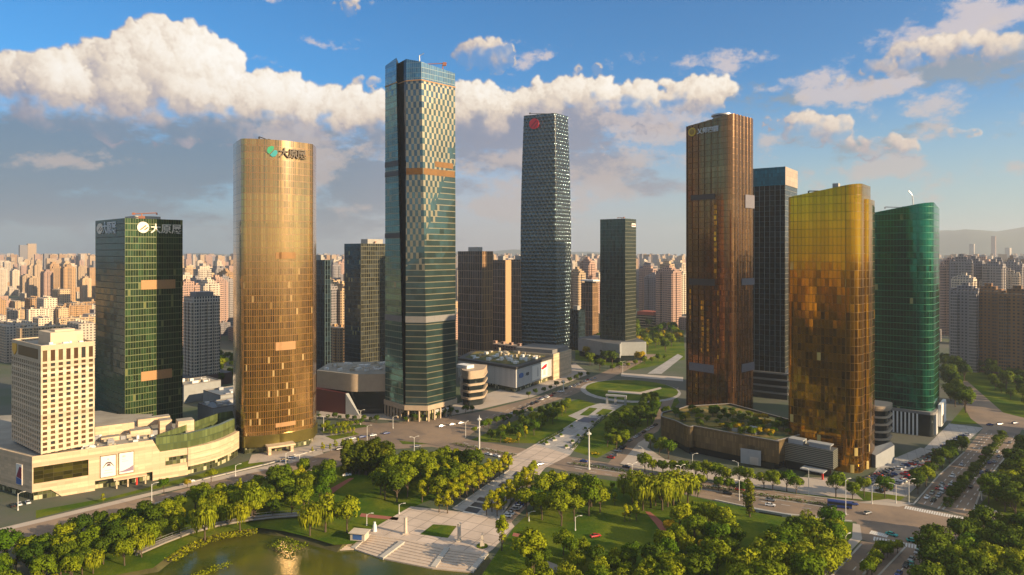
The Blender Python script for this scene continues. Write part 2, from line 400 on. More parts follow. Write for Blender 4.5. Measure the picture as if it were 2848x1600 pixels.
    if tint:
        rr2 = t.n('ShaderNodeObjectInfo').outputs['Random']
        col = t.mix(1.0, col, t.mix(rr2, (.75, .76, .8), (1.15, 1.1, 1.03)), 'MULTIPLY')
    t.put(b.inputs['Base Color'], col)
    if isinstance(mt, float): t.put(b.inputs['Metallic'], t.m('MULTIPLY_ADD', fm, fmetal - metal, metal))
    else: t.put(b.inputs['Metallic'], t.m('MULTIPLY', mt, t.m('MULTIPLY_ADD', fm, -.7, 1.0)))
    t.put(b.inputs['Roughness'], t.m('ADD', rg, t.m('MULTIPLY', fm, frough - rough)))
    b.inputs['Specular IOR Level'].default_value = spec
    if coat: b.inputs['Coat Weight'].default_value = coat; b.inputs['Coat Roughness'].default_value = crough; b.inputs['Coat IOR'].default_value = 1.75
    nrm = t.n('ShaderNodeNewGeometry').outputs['Normal']
    if hgt is not None:
        bp = t.n('ShaderNodeBump'); bp.inputs['Strength'].default_value = 1.0; bp.inputs['Distance'].default_value = .9
        t.put(bp.inputs['Height'], hgt); nrm = bp.outputs[0]
    if tilt:
        tl = t.comb(tilt, tilt, tilt) if mk is None else t.comb(*[t.m('MULTIPLY_ADD', mk, tilt * .75, tilt * .25)] * 3)
        dlt = t.vm('MULTIPLY', t.vm('SUBTRACT', rc, (.5, .5, .5)), tl)
        nrm = t.vm('NORMALIZE', t.vm('ADD', nrm, dlt))
    t.put(b.inputs['Normal'], nrm)
    return m

M = {}
M['concrete'] = mat('concrete', (.36, .34, .30), .85, var=.2)
M['roof'] = mat('roof_felt', (.30, .27, .22), .9, var=.3, scale=.08)
M['roof_dark'] = mat('dark_roof', (.08, .085, .09), .9, var=.3, scale=.1)
M['white'] = mat('white_paint', (.75, .74, .70), .5)
M['cream'] = facade('cream_stone', (.62, .46, .29), (.46, .33, .21), 3.2, 1.4, .02, .045, 0.0, .65, .10, .0, fmetal=0, frough=.8, big=.12)
M['steel'] = mat('steel', (.45, .45, .46), .4, metal=.6)
M['crane'] = mat('crane_paint', (.35, .14, .08), .6)
M['bronze'] = mat('bronze_louvre', (.17, .082, .02), .45, metal=.4, var=.2)
M['dark'] = mat('dark_metal', (.03, .032, .036), .5, metal=.3)
M['darkglass'] = mat('dark_glass', (.02, .028, .03), .08, metal=.3)

# ------------------------------------------------------------------ signs and roof gear
def text_mesh(body, size, ext=.12):
    c = bpy.data.curves.new('lettering', 'FONT'); c.body = body; c.size = size; c.extrude = ext; c.offset = size * .012
    c.resolution_u = 2
    o = bpy.data.objects.new('lettering', c); COL.objects.link(o)
    dg = bpy.context.evaluated_depsgraph_get(); me = bpy.data.meshes.new_from_object(o.evaluated_get(dg))
    bpy.data.objects.remove(o); return me
def wall_frame(pos, xdir):
    x = Vector((xdir[0], xdir[1], 0)).normalized(); z = x.cross(Vector((0, 0, 1)))
    m = Matrix((x, Vector((0, 0, 1)), z)).transposed().to_4x4(); m.translation = pos; return m
def sign(parent, pos, xdir, body, size, material, name='sign_lettering', ext=.12):
    me = text_mesh(body, size, ext); me.materials.clear(); me.materials.append(material)
    mw = wall_frame(Vector(pos), xdir); me.transform(mw)
    return link(name, me, parent, world_space=True)
def plate(parent, pos, xdir, shapes, name, mats, th=.25):
    """flat emblem: list of (outline in wall coordinates, material index)"""
    mb = MB(); mw = wall_frame(Vector(pos), xdir)
    for pts, mi in shapes:
        k = .02 * mi
        f = [mw @ Vector((a, b, th + k)) for a, b in pts]; bk = [mw @ Vector((a, b, 0)) for a, b in pts]
        mb.face(f, None, mi)
        for i in range(len(f)): mb.face([bk[i], bk[(i + 1) % len(f)], f[(i + 1) % len(f)], f[i]], None, mi)
    return mb.build(name, mats, parent)
def disc(r, n=20, sx=1.0, cx=0, cy=0, a0=0, a1=360):
    return [(cx + sx * r * math.cos(R(a0 + (a1 - a0) * k / n)), cy + r * math.sin(R(a0 + (a1 - a0) * k / n))) for k in range(n if a1 - a0 >= 360 else n + 1)]
def roof_crane(parent, pos, bearing, L=10.0, material=None):
    mb = MB(); e1, e2 = axes(bearing); x, y, z = pos
    mb.obox((x, y), (e1, e2), -1.6, 1.6, -1.2, 1.2, z, z + 1.6)
    mb.tube((x, y, z + 1.6), (x, y, z + 3.2), .35)
    a = Vector((x, y, z + 3.0)); d = Vector((e1[0], e1[1], 0))
    mb.tube(a - d * L * .35, a + d * L * .65 + Vector((0, 0, .8)), .32, 5)
    mb.obox((x - e1[0] * L * .35, y - e1[1] * L * .35), (e1, e2), -.8, .8, -.6, .6, z + 2.4, z + 3.8)
    tip = a + d * L * .65 + Vector((0, 0, .8)); mb.tube(tip, tip + Vector((0, 0, -1.2)), .5, 5)
    return mb.build('roof_crane', material or M['crane'], parent)
def band(parent, poly, idx, z0, z1, material, name='louvre_band', out=.25, s0=0.0, s1=1.0):
    mb = MB()
    op = offset(poly, out)
    for i in idx:
        a, b = Vector(op[i]), Vector(op[(i + 1) % len(op)]); p = a.lerp(b, s0); q = a.lerp(b, s1)
        ia, ib = Vector(poly[i][:2]), Vector(poly[(i + 1) % len(poly)][:2]); ip = ia.lerp(ib, s0); iq = ia.lerp(ib, s1)
        mb.prism([tuple(p), tuple(q), tuple(iq), tuple(ip)], z0, z1, bottom=True)
    return mb.build(name, material, parent)
def parapet(parent, poly, z, h, material, w=.6, name='parapet'):
    inn = offset(poly, -w); mb = MB(); n = len(poly)
    for i in range(n):
        j = (i + 1) % n
        mb.prism([poly[i], poly[j], inn[j], inn[i]], z, z + h)
    return mb.build(name, material, parent)
# ------------------------------------------------------------------ the big towers
NOTREE = []                                      # outlines where nothing is planted
def build_hotel():
    c, b, z0, z1 = (-231.5, 335.5), 38, 21.0, 73.5
    L1, L2 = 24.0, 43.0
    t = thing('hotel_tower', 'cream hotel block with a grid of square windows standing on the cream shopping podium', 'hotel', at(c, b, 12, 20, z0))
    wall = M['cream']; e = axes(b)
    MB().prism(rect(c, b, L1 - .5, L2 - .5, .5, .5), z0, z1 - .6, 0, 1).build('wall_core', [M['hotelwall'], M['roof']], t)
    g = MB(); panes = []
    rows = 17; zt = 66.0; fh = (zt - z0 - 1.0) / rows
    # lit face (along e1)
    n = 7; w = L1 / n
    for k in range(n + 1): g.obox(c, e, max(0, k * w - .75), min(L1, k * w + .75), 0, .6, z0, z1)
    zs = [z0 + .9 + fh * r for r in range(rows + 1)]
    for z in zs: g.obox(c, e, .1, L1 - .1, .03, .6, z - .55, z + .45)
    g.obox(c, e, .1, L1 - .1, .03, .6, z1 - 1.6, z1 - .02)
    for k in range(n):
        for r in range(rows): panes.append((0, k * w + w / 2, zs[r] + .45, zs[r + 1] - .55, w - 1.5, r))
        panes.append((0, k * w + w / 2, zt + .4, z1 - 1.6, w - 1.5, 99))
    # shaded face (along e2)
    n2 = 14; w2 = (L2 - .6) / n2
    for k in range(n2 + 1): g.obox(c, e, 0, .6, .6 + max(0, k * w2 - .6), .6 + min(L2 - .6, k * w2 + .6), z0, zt + .4)
    for z in zs: g.obox(c, e, .03, .6, .6, L2 - .1, z - .5, z + .4)
    g.obox(c, e, .02, .6, .6, L2, zt + .4, z1)
    for k in range(n2):
        for r in range(rows): panes.append((1, .6 + k * w2 + w2 / 2, zs[r] + .4, zs[r + 1] - .5, w2 - 1.2, r))
    g.build('window_grid_wall', M['hotelwall'], t)
    rest = MB(); cnt = 0
    panes.sort(key=lambda p: (p[0], -p[5] if p[5] != 99 else -200))
    for f, s, a, h, ww, r in panes:
        if cnt < 98:
            mb = MB(); mb.obox(c, e, *( (s - ww / 2, s + ww / 2, .42, .5) if f == 0 else (.42, .5, s - ww / 2, s + ww / 2)), a, h)
            o = mb.build('window', M['hotelpane%d' % rnd.choice((0, 0, 1, 1, 2))], t); cnt += 1
        else:
            rest.obox(c, e, *( (s - ww / 2, s + ww / 2, .42, .5) if f == 0 else (.42, .5, s - ww / 2, s + ww / 2)), a, h, rnd.choice((0, 0, 1, 1, 2)))
    tag(rest.build('window', [M['hotelpane0'], M['hotelpane1'], M['hotelpane2']], t), kind='stuff')
    mb = MB(); mb.obox(c, e, 7, 22, 9, 26, z1 - .6, z1 + 6); mb.obox(c, e, 10, 19, 12, 20, z1 + 6, z1 + 7)
    mb.build('roof_plant_room', M['hotelwall'], t)
    parapet(t, rect(c, b, L1, L2), z1, .9, M['hotelwall'], .5)
    for k in range(12):
        s, o = 2 + rnd.random() * 17, 1.5 + rnd.random() * 5; mb = MB(); mb.obox(c, e, s, s + rnd.uniform(.8, 2.6), o, o + rnd.uniform(.8, 2), z1 - .6, z1 + rnd.random() * 1.5); mb.build('roof_unit', M['white'], t)
    e2 = Vector((-e[1][0], -e[1][1], 0))
    p = at(c, b, -.05, 33.5, 69.9)
    plate(t, at(c, b, -.03, 37.5, 69.9), e2, [([(-3.2, 2.8), (3.2, 2.8), (3.4, -.6), (0, -3.2), (-3.4, -.6)][::-1], 0)], 'gold_emblem', M['goldsign'], .35)
    plate(t, at(c, b, -.03, 18, 70), e2, [([(-14, -2.6), (14, -2.6), (14, 2.4), (-14, 2.4)], 0)], 'sign_panel', M['signbrown'], .15)
    return t
def build_podium():
    A = (-232, 330); b = 55; e = axes(b)
    f = lambda s, o=0: (A[0] + e[0][0] * s + e[1][0] * o, A[1] + e[0][1] * s + e[1][1] * o)
    end = [(-168.5, 377.5), (-163.5, 390), (-162, 404)]
    back = [(-168, 421), (-205, 425), (-246, 427), (-262, 436), (-330, 420), (-322, 377.5)]
    full = [f(0), f(70)] + end + back
    NOTREE.append(full)
    t = thing('shopping_podium', 'long cream stone shopping podium with two white posters under the cream hotel block', 'shopping centre', (-232, 380, 0))
    mb = MB()
    # facade of the tall part with openings left between blocks
    th = 1.2
    def wl(s0, s1, z0, z1, o0=0.0, o1=th): mb.obox(A, e, s0, s1, o0, o1, z0, z1)
    wl(0, .5, 4.2, 21.5); wl(.5, 23.2, 16.2, 21.5); wl(.5, 23.2, 4.2, 8.2); wl(23.2, 26, 0, 21.5); wl(26, 52, 4.8, 21.5)
    mb.prism([f(52), f(55.5), f(55.5, th), f(52, th)], 0, lambda p: 21.5 if abs(p[0] - f(52)[0]) < 1.2 else 14.6)
    wl(55.5, 58, 0, 14.6); wl(58, 69, 11, 14.6); wl(58, 69, 0, 6.8); wl(12, 23.2, 0, 4.2); 
    mb.prism([f(7.5), f(12), f(12, th), f(7.5, th)], lambda p: 4.2 if abs(p[0] - f(7.5)[0]) < 1.2 else 0, 4.2)
    # curved end block
    cur = [f(69.0, -.5), f(70.5, -.6)] + [(-168, 377), (-164.6, 383), (-162.9, 390), (-161.8, 397), (-161.5, 404)]
    ins = [(p[0] - 3, p[1] + 1.5) for p in reversed(cur)]
    for za, zb in ((4.6, 7.75), (7.9, 11.1), (11.25, 14.6)): mb.prism(cur + ins, za, zb, bottom=True)
    # shaded side and back
    side = [full[-1], full[0]]
    mb.prism([full[-1], f(0, .0), f(.2, 1.2), (full[-1][0] + 1, full[-1][1] + 1)], 3.8, 21.5, bottom=True)
    mb.build('wall', M['cream'], t)
    MB().prism([f(1, 1.0), f(52, 1.0), f(51, 40), (-224, 426), (-246, 426), (-262, 435), (-329, 419), (-321, 379)], 3.8, 19.6, 0, 1, bottom=True).build('roof_deck', [M['darkglass'], M['roof']], t)
    MB().prism([f(51.5, 1.0), f(69, 1.0), (-170, 379), (-165.5, 391), (-164, 404), (-169, 420), (-205, 424), (-224, 426), f(51.5, 41)], 4.0, 14.0, 0, 1, bottom=True).build('roof_terrace', [M['darkglass'], M['roof']], t)
    gl = [f(53.5, .9), f(69.5, .9), (-169.8, 379.2), (-165.6, 391), (-164.2, 404), (-174, 425), (-180, 420), f(55, 8)]
    mb = MB(); mb.prism(gl, 14.0, 21.8, 0, top=False)
    mb.prism([gl[0], gl[1], gl[2], gl[3], gl[4], (-166.5, 404), (-168, 391.5), (-171.8, 381.6), f(69, 3.5), f(54, 3.5)], 21.8, 22.1, 0, bottom=True)
    mb.build('green_glass_screen', M['greenscreen'], t)
    mb = MB(); mb.obox(A, e, .5, 23.2, .7, .9, 8.2, 16.2); mb.build('strip_window', M['olivewindow'], t)
    mb = MB(); mb.obox(A, e, 58, 69, .8, .95, 6.8, 11); mb.build('slot_window', M['shopglass'], t)
    mb = MB(); mb.obox(A, e, 26, 52, 2.4, 2.6, 0, 4.8); mb.obox(A, e, .5, 12, .9, 1.1, 0, 4.2); mb.obox(A, e, 69, 71, .9, 1.1, 0, 4.6)
    mb.prism([(p[0] - 1.2, p[1] + .8) for p in cur], 0, 4.6, closed=False, top=False)
    mb.prism([(full[-1][0] + 1, full[-1][1] + 2), f(.5, 1.6)], 0, 3.8, closed=False, top=False)
    mb.build('shop_glazing', M['shopglass'], t)
    mb = MB(); mb.obox(A, e, 34, 49, -4, 2.2, 4.3, 4.8)
    for s in (35, 40, 48): mb.obox(A, e, s, s + .6, -3.2, -2.6, 0, 4.3)
    mb.build('entrance_canopy', M['cream'], t)
    mb = MB(); mb.obox(A, e, 44, 44.8, -2.4, -1.8, 0, 4.2); mb.build('red_column', M['red'], t)
    x = Vector((e[0][0], e[0][1], 0))
    P = lambda s, z: at(A, b, s, -.02, z)
    ink = [(-2.6, -.6), (-2.2, -.5), (-.9, 1.2), (0, 1.5), (1.0, 1.2), (2.4, -.3), (2.7, -.4), (1.2, 1.9), (.1, 2.3), (-1.0, 1.9)]
    plate(t, P(31.8, 11.4), x, [([(-3.6, -5.6), (3.6, -5.6), (3.6, 5.6), (-3.6, 5.6)], 0), ([(-3.3, -5.3), (3.3, -5.3), (3.3, 5.3), (-3.3, 5.3)], 1), (ink, 2),
          ([(-.9, .1), (1.3, .1), (.6, 1.2), (-.3, 1.2)], 2), (disc(.3, 10, 1, -.1, 3.6), 2), ([(-1.6, -2.2), (1.7, -2.2), (1.7, -1.9), (-1.6, -1.9)], 3), ([(-2, -3.5), (2, -3.5), (2, -3.2), (-2, -3.2)], 3)],
          'poster', [M['signbrown'], M['poster'], M['ink'], M['greyink']])
    plate(t, P(39.9, 11.7), x, [([(-3.5, -5.6), (3.5, -5.6), (3.5, 5.6), (-3.5, 5.6)], 0), ([(-3.2, -5.3), (3.2, -5.3), (3.2, 5.3), (-3.2, 5.3)], 1),
          ([(-3.1, -4.0), (-1, -3.6), (1.2, -2.8), (3.1, -1.6), (3.1, -4.3), (0, -4.6), (-3.1, -4.5)][::-1][::-1], 2), (disc(.55, 10, 1.5, -1.2, 3.6), 3), ([(-2, 1.9), (-.2, 1.9), (-.2, 2.1), (-2, 2.1)], 3), ([(-2, .9), (.8, .9), (.8, 1.1), (-2, 1.1)], 3)],
          'poster', [M['signbrown'], M['poster'], M['purpleink'], M['greyink']])
    # poster on the shaded side
    sx = Vector((f(0)[0] - full[-1][0], f(0)[1] - full[-1][1], 0)).normalized()
    q = Vector((f(0)[0], f(0)[1], 11.5)) - sx * 11 + Vector((sx.y, -sx.x, 0)) * .05
    plate(t, q, sx, [([(-2.6, -5), (2.6, -5), (2.6, 5), (-2.6, 5)], 0), ([(-2.5, -4.9), (2.5, -4.9), (2.5, -2.4), (-2.5, -1.6)], 1), ([(-2.4, -1.4), (2.5, -2.2), (2.5, 3.5), (.4, 3.8), (-.8, 1.6)], 2)], 'side_poster', [M['poster'], M['blueink'], M['redink']])
    # roof plant
    for s, o, L, W, h in ((28, 32, 27, 11, 5.5), (44, 22, 14, 6, 3), (60, 34, 9, 7, 4.5), (68, 24, 12, 8, 5), (50, 44, 24, 6, 4), (30, 18, 12, 5, 2.2)):
        zz = 19.6 if s < 51 else 14.0
        mb = MB(); mb.obox(A, e, s, s + L * .7, o, o + W, zz - .1, zz + h + (5 if s > 55 else 0), 0, 1); mb.build('roof_plant_room', [M['cream'], M['roof']], t)
    for k in range(80):
        mb = MB(); s = 20 + rnd.random() * 55; o = 4 + rnd.random() * 44; w = rnd.uniform(.6, 3.2); zz = 19.6 if s < 50 else 14
        if s < 26 and o > 3: o = 3 + rnd.random() * 3; s = 20 + rnd.random() * 4
        mb.obox(A, e, s, s + w, o, o + rnd.uniform(.6, 3), zz, zz + rnd.uniform(.5, 2.4) + (3 if s > 52 else 0), 0); mb.build('roof_unit', M[rnd.choice(('roofgear', 'roofgear', 'white', 'steel'))], t)
    return t

def simple_tower(name, label, c, b, L1, L2, z0, z1, fm, gmat=None, ztop=None, r=0, lab_cat='tower', crane=True, roofm=None, parname='parapet', ph=1.2, craneL=9):
    poly = rect(c, b, L1, L2)
    if r: poly = rounded(poly, r, 5)
    NOTREE.append(poly)
    t = thing(name, label, lab_cat, at(c, b, L1 / 2, L2 / 2, 0))
    if isinstance(fm, (list, tuple)) and not r: m = [0, 1, 0, 1]; mats = list(fm)
    else: m = 0; mats = [fm if not isinstance(fm, (list, tuple)) else fm[0]]
    mb = MB(); mb.prism(poly, z0, ztop or z1, m, len(mats), sm=bool(r), top=False); mb.build('curtain_wall', mats, t)
    MB().cap(poly, (z1 - 1.5) if not ztop else (lambda p: ztop(p) - 1.5), 0).build('roof_deck', roofm or M['roof'], t)
    if crane: roof_crane(t, at(c, b, L1 * .5, L2 * .35, z1 - 1.4), b - 70, craneL)
    return t, poly

def build_green_tower():
    c, b = (-244.9, 432), 42
    t, poly = simple_tower('green_glass_tower', 'square dark green glass tower with white lettering at its top, behind the cream hotel block', c, b, 35.5, 56, 0, 142.2, (M['green_lit'], M['green_shade']))
    e = axes(b)
    band(t, poly, [0], 96.5, 102.5, M['peach'], s0=.27, s1=.86); band(t, poly, [0], 37.5, 43.5, M['peach'], s0=.27, s1=.80)
    x1 = (e[0][0], e[0][1]); x2 = (-e[1][0], -e[1][1])
    lm = M['letterlit']
    pl = at(c, b, 10.6, -.1, 136.6)
    for pos, xd, sx in ((pl, x1, 1.0), (at(c, b, -.1, 46, 136.6), x2, 1.6)):
        plate(t, pos, xd, [(disc(3.6, 24, sx), 0), ([(-2.0 * sx, -1.4), (1.6 * sx, 1.6), (2.0 * sx, 1.0), (-1.5 * sx, -1.9)], 1), ([(.4 * sx, -1.4), (2.6 * sx, .3), (3.4 * sx, .0), (1.0 * sx, -1.9)], 1)], 'logo', [lm, M['signbrown']], .4)
    sign(t, at(c, b, 15.0, -.1, 133.6), x1, '大原展', 6.6, lm, ext=.3)
    o = sign(t, at(c, b, -.1, 41, 133.6), x2, '大原展', 8.6, M['lettersh'], ext=.3)
    MB().obox(c, e, 10, 26, 12, 30, 141, 144.5).build('roof_plant_room', M['concrete'], t)
    roof_crane(t, at(c, b, 12, 6, 142.5), 80, 14)
    return t

B3P = rounded([(-176.5, 431.5), (-169.5, 419.5), (-161.5, 407.6), (-149, 408.8), (-137.0, 416.4), (-125.2, 428.5), (-127, 444), (-148, 459), (-166, 452)], [3.5, 30, 4.2, 45, 45, 5, 5, 8, 8], 6)
def build_gold_left():
    poly = B3P; NOTREE.append(offset(poly, 4))
    t = thing('gold_glass_tower', 'gold glass tower with rounded corners and a bright sun streak, teal logo near its top', 'tower', (-150, 432, 0))
    zt = 188.5
    mb = MB(); mb.prism(poly, 10.5, zt, 0, sm=True, top=False); mb.build('curtain_wall', M['gold3'], t, sharp=60)
    mb = MB(); mb.prism(offset(poly, .8), 3.8, 10.5, 0, 1, sm=True, bottom=True); mb.build('bronze_skirt', [M['skirt'], M['skirt']], t, sharp=60)
    MB().prism(offset(poly, -1.5), 0, 3.8, 0, top=False).build('lobby_glazing', M['shopglass'], t)
    MB().cap(poly, zt - 2.2).build('roof_deck', M['roof'], t)
    n = len(poly); i0 = 24
    idx = [i for i in range(n) if -146 < poly[i][0] < -127 and poly[i][1] < 430]
    for z0, z1, m in ((116.5, 120.5, M['bronze']), (61, 66, M['peach']), (14.5, 17, M['peach'])):
        mb = MB(); op = offset(poly, .25)
        for i in idx[:-1]: mb.prism([op[i], op[i + 1], poly[i + 1], poly[i]], z0, z1, bottom=True)
        mb.build('louvre_band', m, t)
    # entrance canopy and portal
    mb = MB(); c = (-146, 406.3); e = axes(58)
    mb.obox(c, e, 0, 16, -3.5, 4, 4.2, 5.2); mb.obox(c, e, .5, 2.2, -2, 2, 0, 4.2); mb.obox(c, e, 13.5, 15.2, -2, 2, 0, 4.2); mb.build('entrance_canopy', M['cream'], t)
    # emblem and letters follow the curve
    def on(px):
        k = (px - 1288) / 1717.3
        for i in range(n):
            a, bb = Vector(poly[i]), Vector(poly[(i + 1) % n]); fa, fb = a.x - k * a.y, bb.x - k * bb.y
            if bb.x > a.x and fa <= 0 < fb:
                p = a.lerp(bb, fa / (fa - fb)); d = (bb - a).normalized(); return Vector((p.x + d.y * .4, p.y - d.x * .4, 0)), (d.x, d.y)
    p, d = on(684); p.z = 181.3
    plate(t, p, d, [([(-2.9, .6), (-2.2, 2.4), (-.2, 3.3), (1.2, 2.9), (.9, 1.2), (-1.6, -1.7), (-2.6, -.8)][::-1], 1), ([(-1.2, -2.2), (1.3, .9), (2.9, .7), (3.2, -1.0), (2.0, -2.9), (.2, -3.3)][::-1], 0)], 'logo', [M['teal'], M['tealgreen']], .5)
    for px, ch in ((701, '大'), (724, '原'), (745, '展')):
        p, d = on(px); p.z = 178.6; d2 = on(px + 18)[0] - on(px)[0]
        sign(t, p + Vector((d2.y, -d2.x, 0)).normalized() * .5, d2.xy.normalized(), ch, 6.2, M['letterdark'], 'sign_character', .4)
    MB().obox((-150, 425), axes(60), -3, 13, 0, 9, zt - 2, zt + 2.2).build('roof_plant_room', M['cream'], t)
    roof_crane(t, (-153, 424, zt - 1), 200, 9, M['dark'])
    return t

def build_tall():
    px = lambda x, d: ((x - 1288) / 1717.3 * d, d)
    top = [px(1060, 485), px(1145, 507), (-50, 537), (-86, 541), px(969, 505), px(997, 492.5), px(1003, 496), px(1022, 488)]
    bot = [px(1075, 485), px(1147, 508), (-48, 537), (-86, 541), px(969, 506), px(1015, 488), px(1017.5, 491), px(1020, 486.5)]
    NOTREE.append(offset(bot, 3))
    t = thing('checkered_skyscraper', 'tallest teal glass skyscraper with checkered upper floors and a dark vertical fold', 'skyscraper', (-66, 510, 0))
    zc = 243.0; zs = [11, 40, 70, 100, 130, 160, 190, 220, zc]
    ring = lambda z: [tuple(Vector(a).lerp(Vector(bb), (z - 11) / (zc - 11))) for a, bb in zip(bot, top)]
    groups = {'checkered_wall': ([0], M['checkR']), 'chamfer_wall': ([7], M['checkC']), 'banded_wall': ([4, 3], M['tealband']), 'dark_fold': ([5, 6], M['darkglass']), 'rear_wall': ([1, 2], M['tealband'])}
    for nm, (ids, m) in groups.items():
        mb = MB()
        for z0, z1 in zip(zs, zs[1:]):
            a, b2 = ring(z0), ring(z1)
            for i in ids:
                j = (i + 1) % 8; L0 = (Vector(a[j]) - Vector(a[i])).length; L1 = (Vector(b2[j]) - Vector(b2[i])).length
                if nm == 'chamfer_wall': u = ((-L0, 0), (0, -L1))
                mb.face([a[i] + (z0,), a[j] + (z0,), b2[j] + (z1,), b2[i] + (z1,)], [(0, z0), (L0, z0), (L1, z1), (0, z1)] if nm != 'chamfer_wall' else [(L0, z0), (0, z0), (0, z1), (L1, z1)])
        mb.build(nm, m, t)
    hts = {0: 256, 1: 253.5, 2: 253, 3: 256, 4: 258.5, 5: 261, 6: 258, 7: 258.8}
    tl = list(top); hz = lambda p: hts[min(range(8), key=lambda i: (Vector(tl[i]) - Vector(p[:2])).length)]
    mb = MB(); mb.prism(tl, zc + .5, hz, [0, 0, 0, 0, 0, 1, 1, 0], top=False); mb.build('glass_crown', [M['crown'], M['darkglass']], t)
    mb = MB(); mb.prism(offset(tl, .3), zc - .3, zc + .5, top=False); mb.build('crown_trim', M['peach'], t)
    MB().cap(top, 251).build('roof_deck', M['roof_dark'], t)
    r = ring(178.5)
    band(t, r, [0, 7], 176, 180.6, M['bronze'], s0=.02, s1=.97); band(t, ring(184), [0], 182.3, 186.3, M['bronze'], s0=.36, s1=.92)
    band(t, r, [4], 176, 179.5, M['darkpanel']); band(t, ring(184), [4], 183, 187, M['darkpanel'])
    band(t, ring(73), [0, 4, 7], 70.5, 75, M['greypanel']); band(t, ring(135), [4], 131, 134.5, M['darkpanel'])
    # lobby
    lb = ring(11)
    MB().prism(offset(bot, .9), 8.2, 11.6, 0, bottom=True).build('lobby_fascia', M['peachstone'], t)
    MB().prism(offset(bot, -3), 0, 8.2, top=False).build('lobby_glazing', M['shopglass'], t)
    for i, n in ((0, 5), (7, 2), (4, 6)):
        a, bb = Vector(bot[i]), Vector(bot[(i + 1) % 8])
        for k in range(n):
            p = a.lerp(bb, (k + .3) / n); mb = MB(); mb.prism(rect((p.x - .5, p.y - .5), 42, 1.1, 1.1), 0, 8.2, top=False); mb.build('lobby_column', M['peachstone'], t)
    sign(t, at(bot[0], 46, 9, 2.6, 4.2), axes(46)[0], '国际金融', 3.2, M['white'])
    # two little cranes on the crown
    mb = MB(); p = Vector((-66.5, 490, 251)); mb.tube(p, p + Vector((0, 0, 11)), .35); mb.tube(p + Vector((0, 0, 10.5)), p + Vector((3.5, 0, 12.5)), .25, 5); mb.tube(p + Vector((0, 0, 7)), p + Vector((0, 0, 11)), .6, 6, .2)
    mb.build('mast_crane', M['steel'], t)
    mb = MB(); p = Vector((-51, 503, 250)); mb.tube(p, p + Vector((0, 0, 9)), .9, 4, .35); mb.tube(p + Vector((-13, 0, 9.2)), p + Vector((3, 0, 9.8)), .35, 5); mb.obox((p.x + 1, p.y), axes(90), -1, 1.6, -.7, .7, 258, 260.5)
    mb.build('jib_crane', M['crane'], t)
    return t

def build_scale():
    c = (44, 690); e1b, e2b = 39, -66
    t = thing('scale_skyscraper', 'grey skyscraper with fish scale facade and a red round emblem, on the pale slatted podium', 'skyscraper', (35, 715, 0))
    d1 = Vector(axes(e1b)[0]); d2 = Vector((math.sin(R(e2b)), math.cos(R(e2b))))
    C = Vector(c); base = [C, C + d1 * 27, C + d1 * 27 + d2 * 38, C + d2 * 38]; cen = sum(base, Vector((0, 0))) / 4
    NOTREE.append([tuple(p) for p in base])
    prof = [(20, 1.0), (60, 1.03), (100, 1.055), (140, 1.055), (180, 1.03), (220, .985), (262, .925)]
    def ring(k): return rounded([tuple(cen + (p - cen) * k) for p in base], 1.6, 5)
    rings = [(z, ring(k)) for z, k in prof]; n = len(rings[0][1]); mb = MB()
    for (z0, a), (z1, b) in zip(rings, rings[1:]):
        ua = ub = 0
        for i in range(n):
            j = (i + 1) % n; La = math.dist(a[i], a[j]); Lb = math.dist(b[i], b[j]); Lm = (La + Lb) / 2
            mb.face([a[i] + (z0,), a[j] + (z0,), b[j] + (z1,), b[i] + (z1,)], [(ua, z0), (ua + Lm, z0), (ua + Lm, z1), (ua, z1)], 0, True); ua += Lm
    mb.build('scale_wall', M['scale'], t, sharp=50)
    MB().cap(rings[-1][1], 260.5).build('roof_deck', M['roof_dark'], t)
    k = .932; tp = [cen + (p - cen) * k for p in base]
    pos = tp[3].lerp(tp[0], .37); nrm = Vector((-d2.y, d2.x)); xd = (tp[0] - tp[3]).normalized(); nrm = Vector((xd.y, -xd.x))
    plate(t, Vector((pos.x + nrm.x * .5, pos.y + nrm.y * .5, 252.5)), xd, [(disc(5.4, 24, 1.0), 0), ([(-3.4, -2.0), (2.2, 3.6), (3.2, 2.8), (-2.4, -3.1)], 1), ([(-.6, -3.6), (3.6, .6), (4.2, -.4), (.6, -4.2)], 1)], 'red_emblem', [M['redsign'], M['redsign2']], .7)
    roof_crane(t, (26, 706, 261), 75, 22, M['dark'])
    return t

def build_b6():
    c, b = (127.6, 769), 39
    t, poly = simple_tower('finned_office_tower', 'dark green finned office tower with a flat roof beyond the round garden', c, b, 25, 33, 0, 159, (M['green6r'], M['green6l']), craneL=11)
    plate(t, at(c, b, 14, -.1, 152), axes(b)[0], [([(0, -2), (9, -2), (9, 2), (0, 2)], 0), ([(1, -.8), (4.6, -.8), (4.6, .8), (1, .8)], 1), ([(5.4, -.8), (8.2, -.8), (8.2, .8), (5.4, .8)], 1)], 'roof_sign', [M['poster'], M['redsign']], .4)
    MB().prism(offset(rect(c, b, 25, 33), 4), 0, 20, 0, 1).build('base_block', [M['darkpanel'], M['roof_dark']], t)
    return t

